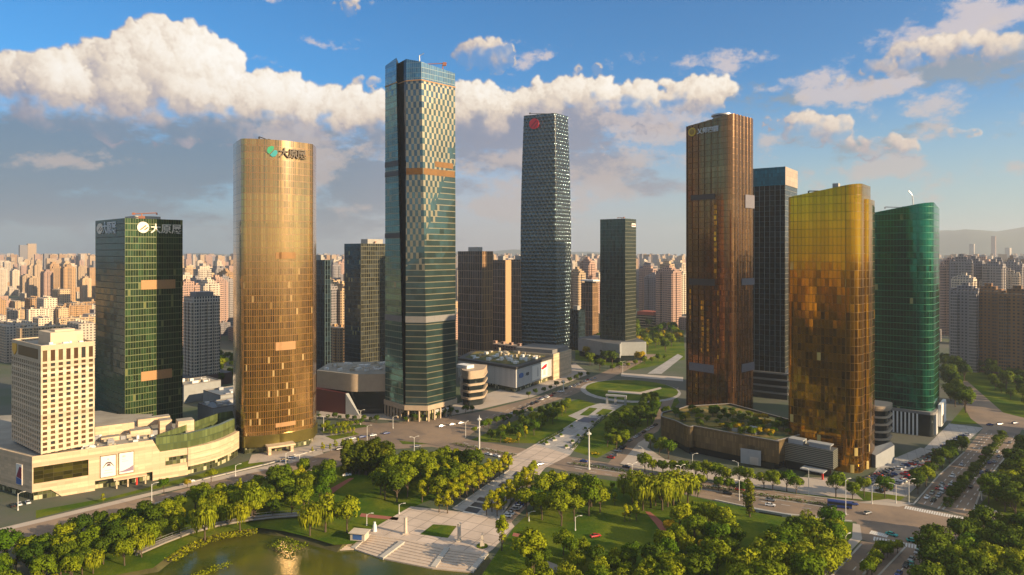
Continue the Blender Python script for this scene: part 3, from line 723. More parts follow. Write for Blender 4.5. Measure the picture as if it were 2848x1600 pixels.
def build_bronze():
    c, b = (160.7, 500), 48; L1, L2 = 33, 39; e = axes(b)
    P = lambda s, tt: (c[0] + e[0][0] * s + e[1][0] * tt, c[1] + e[0][1] * s + e[1][1] * tt)
    poly = [P(*q) for q in [(6 - 6 * math.cos(a), 6 - 6 * math.sin(a)) for a in [k * math.pi / 16 for k in range(9)]]]
    s = 7.2; nf = 5; w = (L1 - 1 - s) / nf
    flute = []
    for k in range(nf):
        for q in range(5):
            a = math.pi * q / 4; flute.append(P(s + w * k + w / 2 - w / 2 * math.cos(a) * .94, .25 - 1.1 * math.sin(a) + .9))
    poly += flute + [P(L1, .9), P(L1, L2)]
    # shaded face with dark joints, listed from its far end back to the rounded corner
    lf = []
    for tt in (37.5, 33.0, 27.6, 22.2, 16.8):
        lf += [P(0, tt + .45), P(.9, tt + .4), P(.9, tt - .4), P(0, tt - .45)]
    lf = [P(1.2, L2), P(0, L2 - .4)] + lf[0:] 
    poly += lf + [P(0, 11.4), P(.4, 11.3), P(.4, 9.6), P(0, 9.5)]
    NOTREE.append(rect(c, b, L1, L2))
    t = thing('bronze_tower', 'tall bronze glass tower with fluted side, yellow ring logo and dark louvre bands', 'tower', P(L1 / 2, L2 / 2) + (0,))
    zt = lambda p: 223 - 5.0 * max(0, ((p[0] - c[0]) * e[1][0] + (p[1] - c[1]) * e[1][1]) / L2) ** .8
    mb = MB(); mb.prism(poly, 0, zt, 0, sm=True, top=False); mb.build('curtain_wall', M['bronze7'], t, sharp=40)
    MB().cap(rect(c, b, L1 - 1, L2 - 1, 1, 1), 216).build('roof_deck', M['roof_dark'], t)
    r0 = rect(c, b, L1, L2)
    def bnd(t0, t1, z0, z1, m): mb = MB(); mb.obox(c, e, -.35, .05, t0, t1, z0, z1); mb.build('louvre_band', m, t)
    bnd(13.5, 34.5, 160.5, 164.5, M['darkband']); bnd(13.5, 36, 95.5, 100.5, M['darkband']); bnd(14.5, 36, 30, 36, M['greyband'])
    for s0, za, zb in ((19, 154, 164), (14, 96, 101), (14, 31, 37)): mb = MB(); mb.obox(c, e, s0, L1 - .5, -.6, .0, za, zb); mb.build('louvre_band', M['greyband'], t)
    for t0, t1, za, zb in ((12.0, 14.2, 101, 158), (23.0, 25.6, 44, 84), (18.3, 20.4, 46, 70), (34.2, 35.6, 60, 92), (28.6, 30.0, 12, 28), (10.6, 11.2, 38, 92)):  # warm reflections on the glass, made as thin amber strips
        mb = MB(); mb.obox(c, e, -.22, .02, t0, t1, za, zb); mb.build('amber_reflection_strip', M['amber'], t)
    xd = (-e[1][0], -e[1][1])
    ring = disc(3.3, 20)
    plate(t, at(c, b, -.15, 33, 213), xd, [(ring, 0), (disc(2.2, 16), 1)], 'logo', [M['goldsign'], M['goldsign2']], .5)
    sign(t, at(c, b, -.15, 28.8, 211.2), xd, '乂师四圆', 4.6, M['lettersh'], ext=.3)
    MB().obox(c, e, 8, 22, 8, 20, 216, 223.8).build('roof_plant_room', M['concrete'], t)
    mb = MB(); q = at(c, b, 14, 16, 226); mb.prism([(q.x + 8 * math.cos(k * math.pi / 8), q.y + 8 * math.sin(k * math.pi / 8)) for k in range(16)], 224.5, 225.6, bottom=True)
    mb.tube((q.x, q.y, 220), (q.x, q.y, 224.5), 2.5, 10, 5.5); mb.build('helipad', M['steel'], t)
    roof_crane(t, at(c, b, 8, 28, 217), -20, 14, M['dark'])
    return t

def build_b8():
    c, b = (224, 560), 36
    t, poly = simple_tower('teal_slab_tower', 'dark teal tower with pale vertical fins, half hidden behind the bronze tower', c, b, 40, 46, 22, 190.5, (M['teal8r'], M['teal8l']), crane=False)
    MB().prism(offset(rect(c, b, 40, 46), .35), 176, 191, [1, 0, 1, 0], top=False).build('crown_screen', [M['teal8c'], M['peachpanel']], t)
    mb = MB()
    for k, z in enumerate((0.0, 5.5, 11, 16.5)): mb.prism(offset(rect(c, b, 40, 50), 3 + .4 * k), z + 4, z + 5.4, bottom=True)
    mb.build('podium_ledges', M['greypanel'], t)
    MB().prism(offset(rect(c, b, 40, 50), 2), 0, 22).build('podium_glazing', M['darkglass'], t)
    return t

def build_b9():
    c, b = (188, 369), 39; L1, L2 = 30, 38; e = axes(b)
    base = rounded(rect(c, b, L1, L2), [7, 4, 4, 2.5], 8)
    NOTREE.append(rect(c, b, L1, L2))
    t = thing('yellow_gold_tower', 'bright yellow gold glass tower with a sloping top beside the emerald glass tower', 'tower', at(c, b, 15, 19, 0))
    zt = lambda p: 158 - 6.0 * max(0, ((p[0] - c[0]) * e[1][0] + (p[1] - c[1]) * e[1][1]) / L2) ** 1.2
    mb = MB(); mb.prism(base, 0, zt, 0, sm=True, top=False); mb.build('curtain_wall', M['gold9'], t, sharp=50)
    MB().cap(rect(c, b, L1 - 2, L2 - 2, 1, 1), 150.5).build('roof_deck', M['roof_dark'], t)
    q = rounded(rect((c[0] + e[0][0] * 12, c[1] + e[0][1] * 12), b, 20, 30, 0, -1.6), [3, 3, 0, 0], 5)
    mb = MB(); mb.prism(q, 0, 150, 0, sm=True); mb.build('side_wing', M['gold9'], t, sharp=50)
    roof_crane(t, at(c, b, 8, 21, 152), -45, 12, M['dark'])
    MB().obox(c, e, 5, 9, 12, 15, 151, 159).build('roof_plant_room', M['concrete'], t)
    return t

def build_b10():
    c, b = (274, 445), 39; L1, L2 = 36, 38; e = axes(b)
    poly = rounded(rect(c, b, L1, L2), [9, 4, 2, 2], 8)
    NOTREE.append(offset(rect(c, b, L1, L2), 3))
    t = thing('emerald_glass_tower', 'emerald green glass tower with a rounded corner and sloping roof on a white pillared base', 'tower', at(c, b, 17, 18, 0))
    f = lambda p: ((p[0] - c[0]) * e[1][0] + (p[1] - c[1]) * e[1][1]) / L2
    g = lambda p: ((p[0] - c[0]) * e[0][0] + (p[1] - c[1]) * e[0][1]) / L1
    zt = lambda p: 153.5 - 6.5 * max(0, f(p)) ** 1.2 - 5 * max(0, g(p) - .2) ** 1.3
    mb = MB(); mb.prism(poly, 16, zt, 0, sm=True, top=False); mb.build('curtain_wall', M['green10'], t, sharp=50)
    MB().cap(rect(c, b, L1 - 2, L2 - 2, 1, 1), 144).build('roof_deck', M['roof_dark'], t)
    bp = rounded(offset(rect(c, b, L1, L2), 1.5), [4, 1, 1, 1], 4)
    MB().prism(offset(bp, -1), 0, 16, 0, top=False).build('base_glazing', M['darkglass'], t)
    MB().prism(bp, 14.4, 16.2, bottom=True).build('base_ledge', M['greypanel'], t)
    mb = MB()
    for k in range(13): mb.obox(c, e, -1.4, -.6, 8 + k * 2.3, 8.9 + k * 2.3, 0, 14.4)
    for k in range(2): mb.obox(c, e, 8 + k * 4, 10.4 + k * 4, -1.3, -.6, 0, 14.4)
    mb.build('base_pillars', M['white'], t)
    mb = MB(); mb.obox(c, e, 14, 37, -3.4, -1.5, 4.5, 19); mb.build('white_fin_wall', M['white'], t)
    mb = MB(); mb.obox(c, e, 18, 26, -3.46, -3.4, 5, 11); mb.build('banner', M['darkpanel'], t)
    roof_crane(t, at(c, b, 10, 22, 148), -60, 11, M['steel'])
    mb = MB(); q = at(c, b, 10, 12, 148); mb.tube(q, q + Vector((-1, 0, 11)), .3, 5); mb.tube(q + Vector((-1, 0, 11)), q + Vector((-3.5, 0, 14)), .25, 5); mb.build('mast_crane', M['steel'], t)
    return t
#==PART3==
# ------------------------------------------------------------------ materials of the towers
M['hotelwall'] = facade('hotel_wall', (.62, .49, .33), (.52, .41, .28), 6, 3.1, .01, .03, 0.0, .7, .08, .0, fmetal=0, frough=.8, big=.1)
for i, cc in enumerate(((.10, .055, .03), (.16, .10, .05), (.05, .05, .045))): M['hotelpane%d' % i] = mat('hotel_pane', cc, .12, metal=.2)
M['goldsign'] = mat('gold_sign', (.62, .38, .02), .4, metal=.2)
M['goldsign2'] = mat('dark_gold_sign', (.32, .18, .01), .5)
M['signbrown'] = mat('sign_brown', (.12, .075, .02), .6)
M['greenscreen'] = facade('green_screen_glass', (.16, .20, .07), (.05, .08, .03), 1.7, 9, .12, .04, .35, .2, .25, .02)
M['olivewindow'] = facade('olive_window_glass', (.10, .09, .015), (.05, .04, .01), 4, 2, .04, .1, .6, .12, .5, .05)
M['shopglass'] = facade('shop_glass', (.14, .15, .06), (.10, .10, .06), 1.8, 2.2, .12, .1, .3, .15, .8, .06, blind=.2, bcol=(.55, .50, .30))
M['poster'] = mat('poster_paper', (.80, .76, .68), .6)
M['ink'] = mat('poster_ink', (.10, .05, .06), .6); M['greyink'] = mat('grey_ink', (.5, .47, .44), .6)
M['purpleink'] = mat('purple_ink', (.25, .18, .25), .6); M['blueink'] = mat('blue_print', (.05, .13, .35), .6); M['redink'] = mat('crimson_print', (.22, .015, .05), .6)
M['red'] = mat('red_paint', (.6, .03, .02), .5)
M['roofgear'] = mat('roof_gear', (.42, .36, .26), .8, var=.3, scale=.2)
M['letterlit'] = mat('sign_white_lit', (.82, .74, .62), .5); M['lettersh'] = mat('sign_white_shaded', (.60, .64, .66), .5); M['letterdark'] = mat('sign_dark', (.07, .045, .02), .5)  # white lettering in two tones: warm for sunlit walls, cool shade painted in
M['teal'] = mat('logo_teal', (.03, .30, .30), .4); M['tealgreen'] = mat('logo_green', (.02, .30, .14), .4)
M['redsign'] = mat('emblem_red', (.50, .012, .03), .4); M['redsign2'] = mat('emblem_dark_red', (.22, .008, .02), .4)
M['peach'] = mat('peach_louvre', (.38, .20, .075), .6, var=.08, scale=.6); M['peachstone'] = mat('peach_stone', (.42, .32, .22), .6, var=.1)
M['peachpanel'] = facade('peach_panel', (.6, .45, .30), (.4, .3, .2), 3, 4, .05, .05, .3, .3, .1, .01)
M['darkpanel'] = mat('dark_panel', (.05, .05, .05), .5); M['greypanel'] = mat('grey_panel', (.20, .19, .18), .6, var=.1)
M['darkband'] = mat('dark_louvre', (.045, .032, .028), .6, var=.2, scale=1.0); M['greyband'] = mat('grey_louvre', (.15, .14, .16), .6, var=.15, scale=1.0)
M['amber'] = facade('amber_reflection', (.75, .36, .03), (.2, .09, .01), 2.2, 4, .06, .3, .8, .22, .7, .16)  # amber colour stands in for reflected sunlight
M['skirt'] = mat('bronze_skirt', (.16, .13, .03), .35, metal=.7, var=.15)

M['green_lit'] = facade('green_glass_lit', (.034, .078, .028), (.10, .12, .04), 1.55, 4.2, .13, .12, .45, .12, .35, .04, blind=.06, bcol=(.15, .165, .06), dark=.52, big=.3, colv=.25)
M['green_shade'] = facade('green_glass_shaded', (.010, .065, .05), (.005, .03, .025), 6, 4.2, .03, .12, .25, .08, .25, .02, big=.4, spec=.25, fmetal=.1)  # darker, cooler copy of the green glass, shade put into its colour
M['gold3'] = facade('gold_glass', (.56, .325, .075), (.27, .13, .03), 1.3, 4.1, .26, .10, .92, .09, .14, .022, fmetal=.9, frough=.22, blind=.02, bcol=(.5, .36, .16), dark=.6, big=.2, colv=.4, mott=(70, 130), coat=1.0, crough=.18)
M['tealband'] = facade('teal_banded_glass', (.07, .19, .19), (.20, .22, .15), 3.0, 4.5, .04, .14, .8, .06, .2, .03, fmetal=.5, blind=.03, bcol=(.2, .22, .15), big=.3, coat=.3)
M['checkR'] = facade('checkered_glass_front', (.09, .18, .165), (.28, .24, .15), 4.2, 4.3, .05, .13, .8, .07, .18, .03, pattern='checker', vfade=(128, 2.3), fmetal=.5, frough=.3, big=.25, coat=.4)
M['checkC'] = facade('checkered_glass_corner', (.08, .14, .145), (.235, .21, .145), 4.2, 4.3, .05, .13, .8, .07, .18, .03, pattern='checker', vfade=(118, -.5), fmetal=.5, frough=.3, big=.25, coat=.4)
M['crown'] = facade('crown_glass', (.12, .28, .31), (.16, .20, .19), 1.6, 3.6, .1, .08, .8, .07, .2, .02, big=.2, coat=.4)
M['scale'] = facade('scale_panels', (.06, .095, .105), (.105, .112, .104), 4.2, 3.7, metal=.8, rough=.08, var=.25, tilt=.04, pattern='scale', fmetal=.8, frough=.26, vfade=112, big=.3, coat=.35, crough=.25)
M['green6l'] = facade('green_fin_side', (.03, .055, .04), (.10, .13, .11), 1.8, 4.2, .28, .06, .6, .12, .6, .04, big=.4)
M['green6r'] = facade('olive_fin_front', (.05, .065, .045), (.10, .10, .065), 1.8, 4.2, .12, .2, .6, .2, .3, .03, big=.3)
M['bronze7'] = facade('bronze_glass', (.29, .13, .042), (.09, .045, .018), 1.35, 4.2, .16, .08, .92, .08, .15, .03, fmetal=.9, frough=.28, big=.25, dark=.58, colv=.5, mott=(90, 150), coat=.18, crough=.25)
M['teal8l'] = facade('dark_teal_fins', (.012, .03, .035), (.17, .22, .23), 4.2, 4.3, .10, .04, .6, .1, .7, .05, fmetal=.2, big=.3)
M['teal8r'] = facade('dark_teal_side', (.05, .06, .05), (.25, .22, .17), 4.2, 4.3, .08, .06, .6, .15, .5, .03)
M['teal8c'] = facade('teal_screen', (.012, .17, .24), (.008, .10, .14), 1.6, 3, .1, .05, .0, .5, .2, .02, spec=.1, fmetal=.0)
M['gold9'] = facade('yellow_gold_glass', (.62, .29, .008), (.14, .07, .008), 2.1, 4.6, .09, .05, .97, .05, .14, .02, fmetal=.85, dark=.50, blind=.012, bcol=(.55, .42, .15), big=.2, colv=.25, mott=(104, 126), coat=.08, crough=.24)
M['green10'] = facade('emerald_glass', (.006, .17, .10), (.02, .15, .075), 1.9, 4.3, .05, .09, .85, .06, .18, .026, fmetal=.7, dark=.56, blind=.01, bcol=(.3, .3, .12), big=.3, colv=.3, mott=(120, 150), coat=.1, crough=.22)

# ------------------------------------------------------------------ other near buildings
def block_tower(name, label, c, b, L1, L2, z0, z1, fm, cat='tower', roof=True, crane=False, group=None):
    t, poly = simple_tower(name, label, c, b, L1, L2, z0, z1, fm, lab_cat=cat, crane=crane)
    mb = MB(); mb.obox(c, axes(b), L1 * .3, L1 * .7, L2 * .3, L2 * .7, z1 - 1.6, z1 + 4.5); mb.build('roof_plant_room', M['concrete'], t)
    return t
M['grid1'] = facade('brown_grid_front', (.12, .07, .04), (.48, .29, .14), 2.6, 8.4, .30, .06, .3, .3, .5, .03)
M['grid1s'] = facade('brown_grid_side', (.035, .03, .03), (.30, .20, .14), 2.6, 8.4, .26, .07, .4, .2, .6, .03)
M['plain_peach'] = mat('plain_peach_wall', (.46, .28, .145), .8, var=.06)
M['navyl'] = facade('navy_glass', (.03, .06, .085), (.04, .06, .075), 2.1, 4.2, .14, .12, .7, .07, .4, .03, blind=.04, bcol=(.3, .3, .15), big=.4)
M['navyr'] = facade('navy_glass_front', (.035, .042, .045), (.11, .105, .06), 2.1, 4.2, .22, .12, .55, .18, .6, .04, big=.3)
M['finteal'] = facade('fin_teal_glass', (.012, .025, .035), (.05, .085, .095), 2.6, 4.2, .22, .05, .5, .15, .8, .05)
M['slat'] = facade('white_slats', (.20, .21, .22), (.62, .60, .56), 1.5, 40, .62, .0, .1, .5, .2, .0, fmetal=0, frough=.6)
M['ledge'] = facade('ledge_glass', (.05, .045, .03), (.42, .34, .24), 3, 4.2, .03, .26, .4, .2, .5, .03, fmetal=.0, frough=.6)
M['bronzemesh'] = facade('bronze_mesh', (.16, .11, .05), (.08, .06, .03), .9, 3.8, .2, .04, .4, .4, .3, .03)
M['louvrebox'] = facade('grey_louvres', (.03, .034, .03), (.20, .20, .16), 60, 1.0, .0, .45, .2, .5, .1, .0, fmetal=.1)
M['maroon'] = mat('maroon_cladding', (.09, .015, .012), .5)
M['greywall'] = mat('grey_stone_wall', (.30, .31, .31), .8, var=.1)
M['roofgreen'] = mat('roof_planting', (.05, .085, .02), .9, col2=(.20, .14, .03), scale=.12, var=.3)

def build_near():
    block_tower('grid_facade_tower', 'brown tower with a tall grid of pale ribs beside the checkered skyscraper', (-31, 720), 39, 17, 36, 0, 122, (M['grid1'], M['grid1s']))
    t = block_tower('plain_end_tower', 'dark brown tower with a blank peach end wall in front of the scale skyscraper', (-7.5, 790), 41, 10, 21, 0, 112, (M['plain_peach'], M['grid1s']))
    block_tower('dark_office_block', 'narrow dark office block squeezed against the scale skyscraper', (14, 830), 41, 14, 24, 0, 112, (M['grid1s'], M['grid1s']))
    block_tower('navy_glass_tower', 'navy glass tower with one sunlit strip behind the checkered skyscraper', (-141.6, 640), 42, 45, 27, 0, 129, (M['navyr'], M['navyl']), crane=True)
    block_tower('dark_fin_tower', 'narrow black finned tower at the shoulder of the gold glass tower', (-164.5, 600), 42, 6, 30, 0, 114, (M['finteal'], M['finteal']))
    t = block_tower('capped_dark_tower', 'slim dark tower with a flat white cap beside the finned office tower', (107, 905), 40, 14, 18, 0, 80, (M['grid1'], M['grid1s']))
    MB().prism(rect((107, 903), 40, 16, 20, -1, -1), 82.5, 84.5, bottom=True).build('white_cap', M['white'], t)
    MB().prism(rect((107, 903), 40, 9, 12, 3, 3), 78, 82.5).build('cap_drum', M['dark'], t)
    # mall behind the checkered skyscraper
    A = (-146, 520); e = axes(100)
    poly = rounded([(-150, 524), (-118, 507), (-84, 509), (-72, 540), (-95, 570), (-150, 560)], [2, 10, 4, 2, 2, 2], 5); NOTREE.append(poly)
    t = thing('curved_mall', 'low curved mall with a pale fascia and maroon wedge behind the gold glass tower', 'mall', (-115, 535, 0))
    MB().prism(poly, 17, 30, 0, 1, sm=True, bottom=True).build('fascia', [M['peachstone'], M['roof']], t)
    MB().prism(offset(poly, -2), 0, 17, top=False).build('glazing', M['darkglass'], t)
    mb = MB(); mb.prism([(-151, 521), (-124, 508.2), (-123, 511), (-149, 525)], 0, lambda p: 17 if p[0] < -140 else 15.5); mb.build('maroon_wedge', M['maroon'], t)
    MB().prism([(-123.8, 508), (-113, 503.8), (-112.5, 505), (-122, 510)], 0, lambda p: 15.5 if p[0] < -118 else .5).build('white_wedge', M['greywall'], t)
    for k in range(46):
        mb = MB(); x, y = rnd.uniform(-145, -80), rnd.uniform(518, 560)
        if inside((x, y), offset(poly, -4)): mb.obox((x, y), axes(42), 0, rnd.uniform(1, 6), 0, rnd.uniform(1, 4), 29.9, 30 + rnd.uniform(.5, 2.4)); mb.build('roof_unit', M[rnd.choice(('roofgear', 'white', 'white'))], t)
    # small curved building right of the skyscraper's foot
    poly = rounded([(-40, 540), (-34, 533), (-22, 541), (-20, 566), (-44, 575)], [1, 3, 9, 2, 1], 6); NOTREE.append(poly)
    t = thing('ledge_building', 'small rounded building of glass floors and pale ledges at the foot of the checkered skyscraper', 'building', (-32, 552, 0))
    MB().prism(offset(poly, -1.2), 0, 24, sm=True).build('glazing', [M['darkglass']], t)
    mb = MB()
    for z in (5.0, 10.4, 15.8, 21.2): mb.prism(poly, z, z + 1.7, bottom=True, sm=True)
    mb.prism(offset(poly, -.5), 22.8, 27.5, sm=True); mb.build('floor_ledge', M['peachstone'], t)
    MB().prism(rect((-36, 545), 42, 8, 12), 27.4, 30).build('roof_plant_room', M['white'], t)
    # slatted mall below the scale skyscraper
    C = Vector((3.4, 584)); d1 = Vector((62, 108)).normalized(); d2 = Vector((-62, 60)).normalized()
    poly = [tuple(p) for p in (C, C + d1 * 68, C + d1 * 95 + d2 * 30, C + d2 * 88 + d1 * 40, C + d2 * 74)]; NOTREE.append(offset(poly, 5))
    t = thing('slatted_mall', 'low white slatted shopping mall with a roof garden below the scale skyscraper', 'mall', (C.x, C.y + 40, 0))
    MB().prism(poly, 4.5, 20.5, 0, top=False, bottom=True).build('slat_wall', M['slat'], t)
    MB().prism(offset(poly, -3), 0, 4.5, top=False).build('shop_glazing', M['shopglass'], t)
    MB().prism(offset(poly, .8), 20.5, 22.6, bottom=True).build('roof_fascia', M['darkpanel'], t)
    MB().cap(offset(poly, -5), 22.75).build('roof_garden', M['roofgreen'], t)
    for k in range(60):
        mb = MB(); p = C + d1 * rnd.uniform(5, 60) + d2 * rnd.uniform(5, 66); mb.obox(tuple(p), axes(30), 0, rnd.uniform(1, 5), 0, rnd.uniform(1, 4), 22.7, 22.7 + rnd.uniform(.5, 3)); mb.build('roof_unit', M[rnd.choice(('roofgear', 'white'))], t)
    nx = Vector((d1.y, -d1.x)); p = C + d1 * 44 + nx * .1
    plate(t, (p.x, p.y, 12.5), d1, [([(-15, -6.5), (15, -6.5), (15, 6.5), (-15, 6.5)], 0), ([(-6, -4), (-3, -4), (-3.4, 3), (-5, 5)], 1), ([(2, 2), (9, 4.6), (14, 4.8), (13, 2), (5, .6)], 2), ([(6, -5), (11, -5), (11, 0), (6, 0)], 1)], 'banner', [M['poster'], M['greyink'], M['redsign']])
    p = C + d1 * 9 + nx * .1; plate(t, (p.x, p.y, 14), d1, [(disc(2.2, 16, 1.8), 0)], 'oval_sign', [M['blueink']], .3)
    p = C + d1 * 17 + nx * .2; sign(t, (p.x, p.y, 12.6), d1, '大厦', 3, M['dark'])
    # taller end block of that mall, one side in the sun
    c = tuple(C + d1 * 70 + nx * 1); poly = rect(c, math.degrees(math.atan2(d1.x, d1.y)), 40, 44); NOTREE.append(poly)
    t = thing('stone_end_block', 'taller pale stone end block joined to the slatted mall under the scale skyscraper', 'building', at(c, 30, 20, 20, 0))
    MB().prism(poly, 0, 24.5, 0, 1).build('wall', [M['cream'], M['roof']], t)
    MB().prism(offset(poly, -2), 24.4, 28, 0).build('roof_skirt', M['greypanel'], t)
    # grey curved podium by the finned office tower
    poly = rounded([(77, 800), (100, 757), (118, 742), (121, 758), (150, 762), (146, 800), (100, 825)], [2, 4, 1, 1, 1, 2, 2], 5); NOTREE.append(poly)
    t = thing('grey_podium', 'grey panelled podium with a notched glass corner in front of the finned office tower', 'building', (105, 780, 0))
    MB().prism(poly, 6, 21, 0, 1, bottom=True).build('wall', [M['greywall'], M['roof_dark']], t)
    MB().prism(offset(poly, -1.5), 0, 6, top=False).build('glazing', M['darkglass'], t)
    MB().prism([(98, 759.5), (117.5, 742.8), (117.6, 742.6), (97.8, 759.2)], 10.5, 12.5, bottom=True).build('dark_strip', M['dark'], t)
    # bronze podium with roof garden
    poly = [(146.6, 374.7), (146.8, 377), (184, 402), (150, 470), (118, 462)] + rounded([(107, 452), (97.5, 444), (94, 433), (101, 421), (103.5, 411), (109, 398)], [1, 5, 7, 12, 8, 2], 6)
    NOTREE.append(poly)
    t = thing('bronze_podium', 'curved bronze mesh podium with a planted roof terrace under the bronze tower', 'shopping centre', (135, 420, 0))
    MB().prism(poly, 4.2, 16.4, 0, top=False, sm=True, bottom=True).build('bronze_wall', M['bronzemesh'], t, sharp=30)
    MB().prism(offset(poly, -1.6), 0, 4.3, top=False).build('shop_glazing', M['darkglass'], t)
    MB().cap(offset(poly, -.4), 15.6).build('roof_garden', M['roofgreen'], t)
    parapet(t, poly, 16.4, .35, M['greypanel'], .8, 'parapet_rim')
    x = (Vector((146.6, 374.7)) - Vector((109, 398))).normalized(); p = Vector((146.6, 374.7)) - x * 15; nn = Vector((x.y, -x.x))
    plate(t, (p.x + nn.x * .1, p.y + nn.y * .1, 6.6), x, [([(-5.5, -5), (5.5, -5), (5.5, 3.4), (-5.5, 3.4)], 0), ([(-.5, -5), (4.2, -5), (4.2, -.6), (-.5, -.6)], 1)], 'wall_panel', [M['greywall'], M['steel']])
    for q, r, h in (((110, 428), 5, .3), ((122, 414), 6, .5), ((128, 440), 5, .4)): mb = MB(); mb.prism([(q[0] + r * math.cos(k * .628), q[1] + r * .8 * math.sin(k * .628)) for k in range(10)], 15.55, 15.75 + h); mb.build('terrace_planter', M['roofgold'], t)
    mb = MB(); mb.obox((140, 392), axes(40), 0, 8, 0, 6, 15.5, 18.5); mb.obox((131, 398), axes(40), 0, 4, 0, 3, 15.5, 17.5); mb.build('glass_pavilion', M['greywall'], t)
    # louvred box in front of the yellow tower
    poly = rect((171, 363.5), 42, 8, 27); NOTREE.append(offset(poly, 2))
    t = thing('louvred_block', 'dark block wrapped in horizontal grey louvres in front of the yellow gold tower', 'building', at((171, 363.5), 42, 4, 13, 0))
    MB().prism(poly, 4.5, 14.5, 0, 1, bottom=True).build('louvre_wall', [M['louvrebox'], M['roof_dark']], t)
    MB().prism(offset(poly, -1.4), 0, 4.5, top=False).build('glazing', M['darkglass'], t)
    mb = MB(); mb.obox((171, 363.5), axes(42), 1, 6, 1.5, 14, 16.4, 17.0); mb.obox((171, 363.5), axes(42), 1.5, 2, 2, 13, 14.5, 16.4); mb.obox((171, 363.5), axes(42), 1, 7, 16, 24, 14.5, 17); mb.build('roof_canopy', M['greywall'], t)
    mb = MB(); mb.obox((171, 363.5), axes(42), -6.5, .5, 3, 15, 3.4, 3.9); mb.build('entrance_canopy', M['greywall'], t)
    mb = MB(); mb.obox((171, 363.5), axes(42), -6, -5.2, 3.2, 4.0, 0, 3.4); mb.build('red_column', M['red'], t)
    # rounded floors between the gold and the green tower
    poly = rounded(rect((222, 404), 39, 20, 19), [8, 4, 2, 7], 7); NOTREE.append(poly)
    t = thing('rounded_floor_block', 'rounded six storey block of dark floors and pale ledges between the yellow and emerald towers', 'building', at((222, 404), 39, 9, 9, 0))
    MB().prism(offset(poly, -1), 0, 26, sm=True).build('glazing', M['darkglass'], t)
    mb = MB()
    for k in range(6): mb.prism(poly, 3.6 + k * 4.4, 4.7 + k * 4.4, bottom=True, sm=True)
    mb.prism(poly, 26, 28.4, sm=True, bottom=True); mb.build('floor_ledge', M['peachstone'], t)
    poly = [(203, 381), (219, 391), (221, 398), (202, 392)]; NOTREE.append(offset(poly, 2))
    t = thing('pale_ramp_wall', 'pale blank wall block with a sloping top beside the yellow tower foot', 'wall block', (212, 390, 0))
    MB().prism(poly, 0, lambda p: 10 if p[0] > 210 else 7).build('wall', M['greywall'], t)
    # grey residential tower behind the green one
    c = (-283, 606); b = 42
    t, poly = simple_tower('ribbed_residential_tower', 'grey ribbed residential tower on a dark podium between the green tower and the gold tower', c, b, 24, 20, 10, 81, M['res_grey'], crane=False)
    mb = MB()
    for s in (0, 6, 12, 18): mb.obox(c, axes(b), s + .4, s + 3.4, -1.4, .2, 10, 76)
    for s in (1, 8, 14): mb.obox(c, axes(b), -1.4, .2, s, s + 3.6, 10, 76)
    mb.build('bay_column', M['res_greybay'], t)
    MB().prism(rect((c[0] - 3, c[1] - 8), b, 42, 30), 0, 10.5, 0, 1).build('podium', [M['brownbrick'], M['roof_dark']], t)
    mb = MB(); mb.obox(c, axes(b), 4, 20, 4, 16, 79, 85); mb.build('roof_crown', M['greypanel'], t)
def low_halls():
    for lab, c, b, L1, L2, h, m in (('flat grey roofed hall behind the shopping podium, next to the gold tower', (-205, 468), 42, 34, 24, 13, 'roofblue'), ('long low hall with a blue grey roof behind the green tower', (-222, 520), 42, 50, 30, 11, 'roofblue'), ('low hall with rooftop ducts on the green tower side of the ribbed residential tower', (-262, 545), 42, 30, 26, 14, 'roof')):
        poly = rect(c, b, L1, L2); NOTREE.append(poly); t = thing('low_hall', lab, 'hall', at(c, b, L1 / 2, L2 / 2, 0))
        MB().prism(poly, 0, h, 0, 1).build('wall', [M['greywall'], M[m]], t); parapet(t, poly, h, .8, M['greypanel'])
        for k in range(14):
            s0, o0 = rnd.uniform(2, L1 - 7), rnd.uniform(2, L2 - 5); mb = MB(); mb.obox(c, axes(b), s0, s0 + rnd.uniform(1, 5), o0, o0 + rnd.uniform(1, 3), h, h + rnd.uniform(.6, 2.5)); mb.build('roof_unit', M[rnd.choice(('roofgear', 'white', 'steel'))], t)
M['roofblue'] = mat('blue_grey_roof', (.14, .17, .20), .6, var=.2, scale=.1)
M['roofgold'] = mat('golden_planting', (.22, .16, .02), .9, var=.3, scale=.6)
M['brownbrick'] = mat('brown_brick', (.09, .05, .04), .8, var=.1)
M['res_grey'] = facade('grey_residence', (.05, .055, .065), (.54, .47, .39), 2.4, 2.9, .42, .34, .15, .3, .6, .02, fmetal=0, frough=.8)
M['res_greybay'] = facade('grey_residence_bay', (.06, .06, .065), (.60, .51, .41), 1.5, 2.9, .35, .36, .15, .3, .6, .02, fmetal=0, frough=.8)
for fn in (build_hotel, build_podium, build_green_tower, build_gold_left, build_tall, build_scale, build_b6, build_bronze, build_b8, build_b9, build_b10, build_near, low_halls): fn()

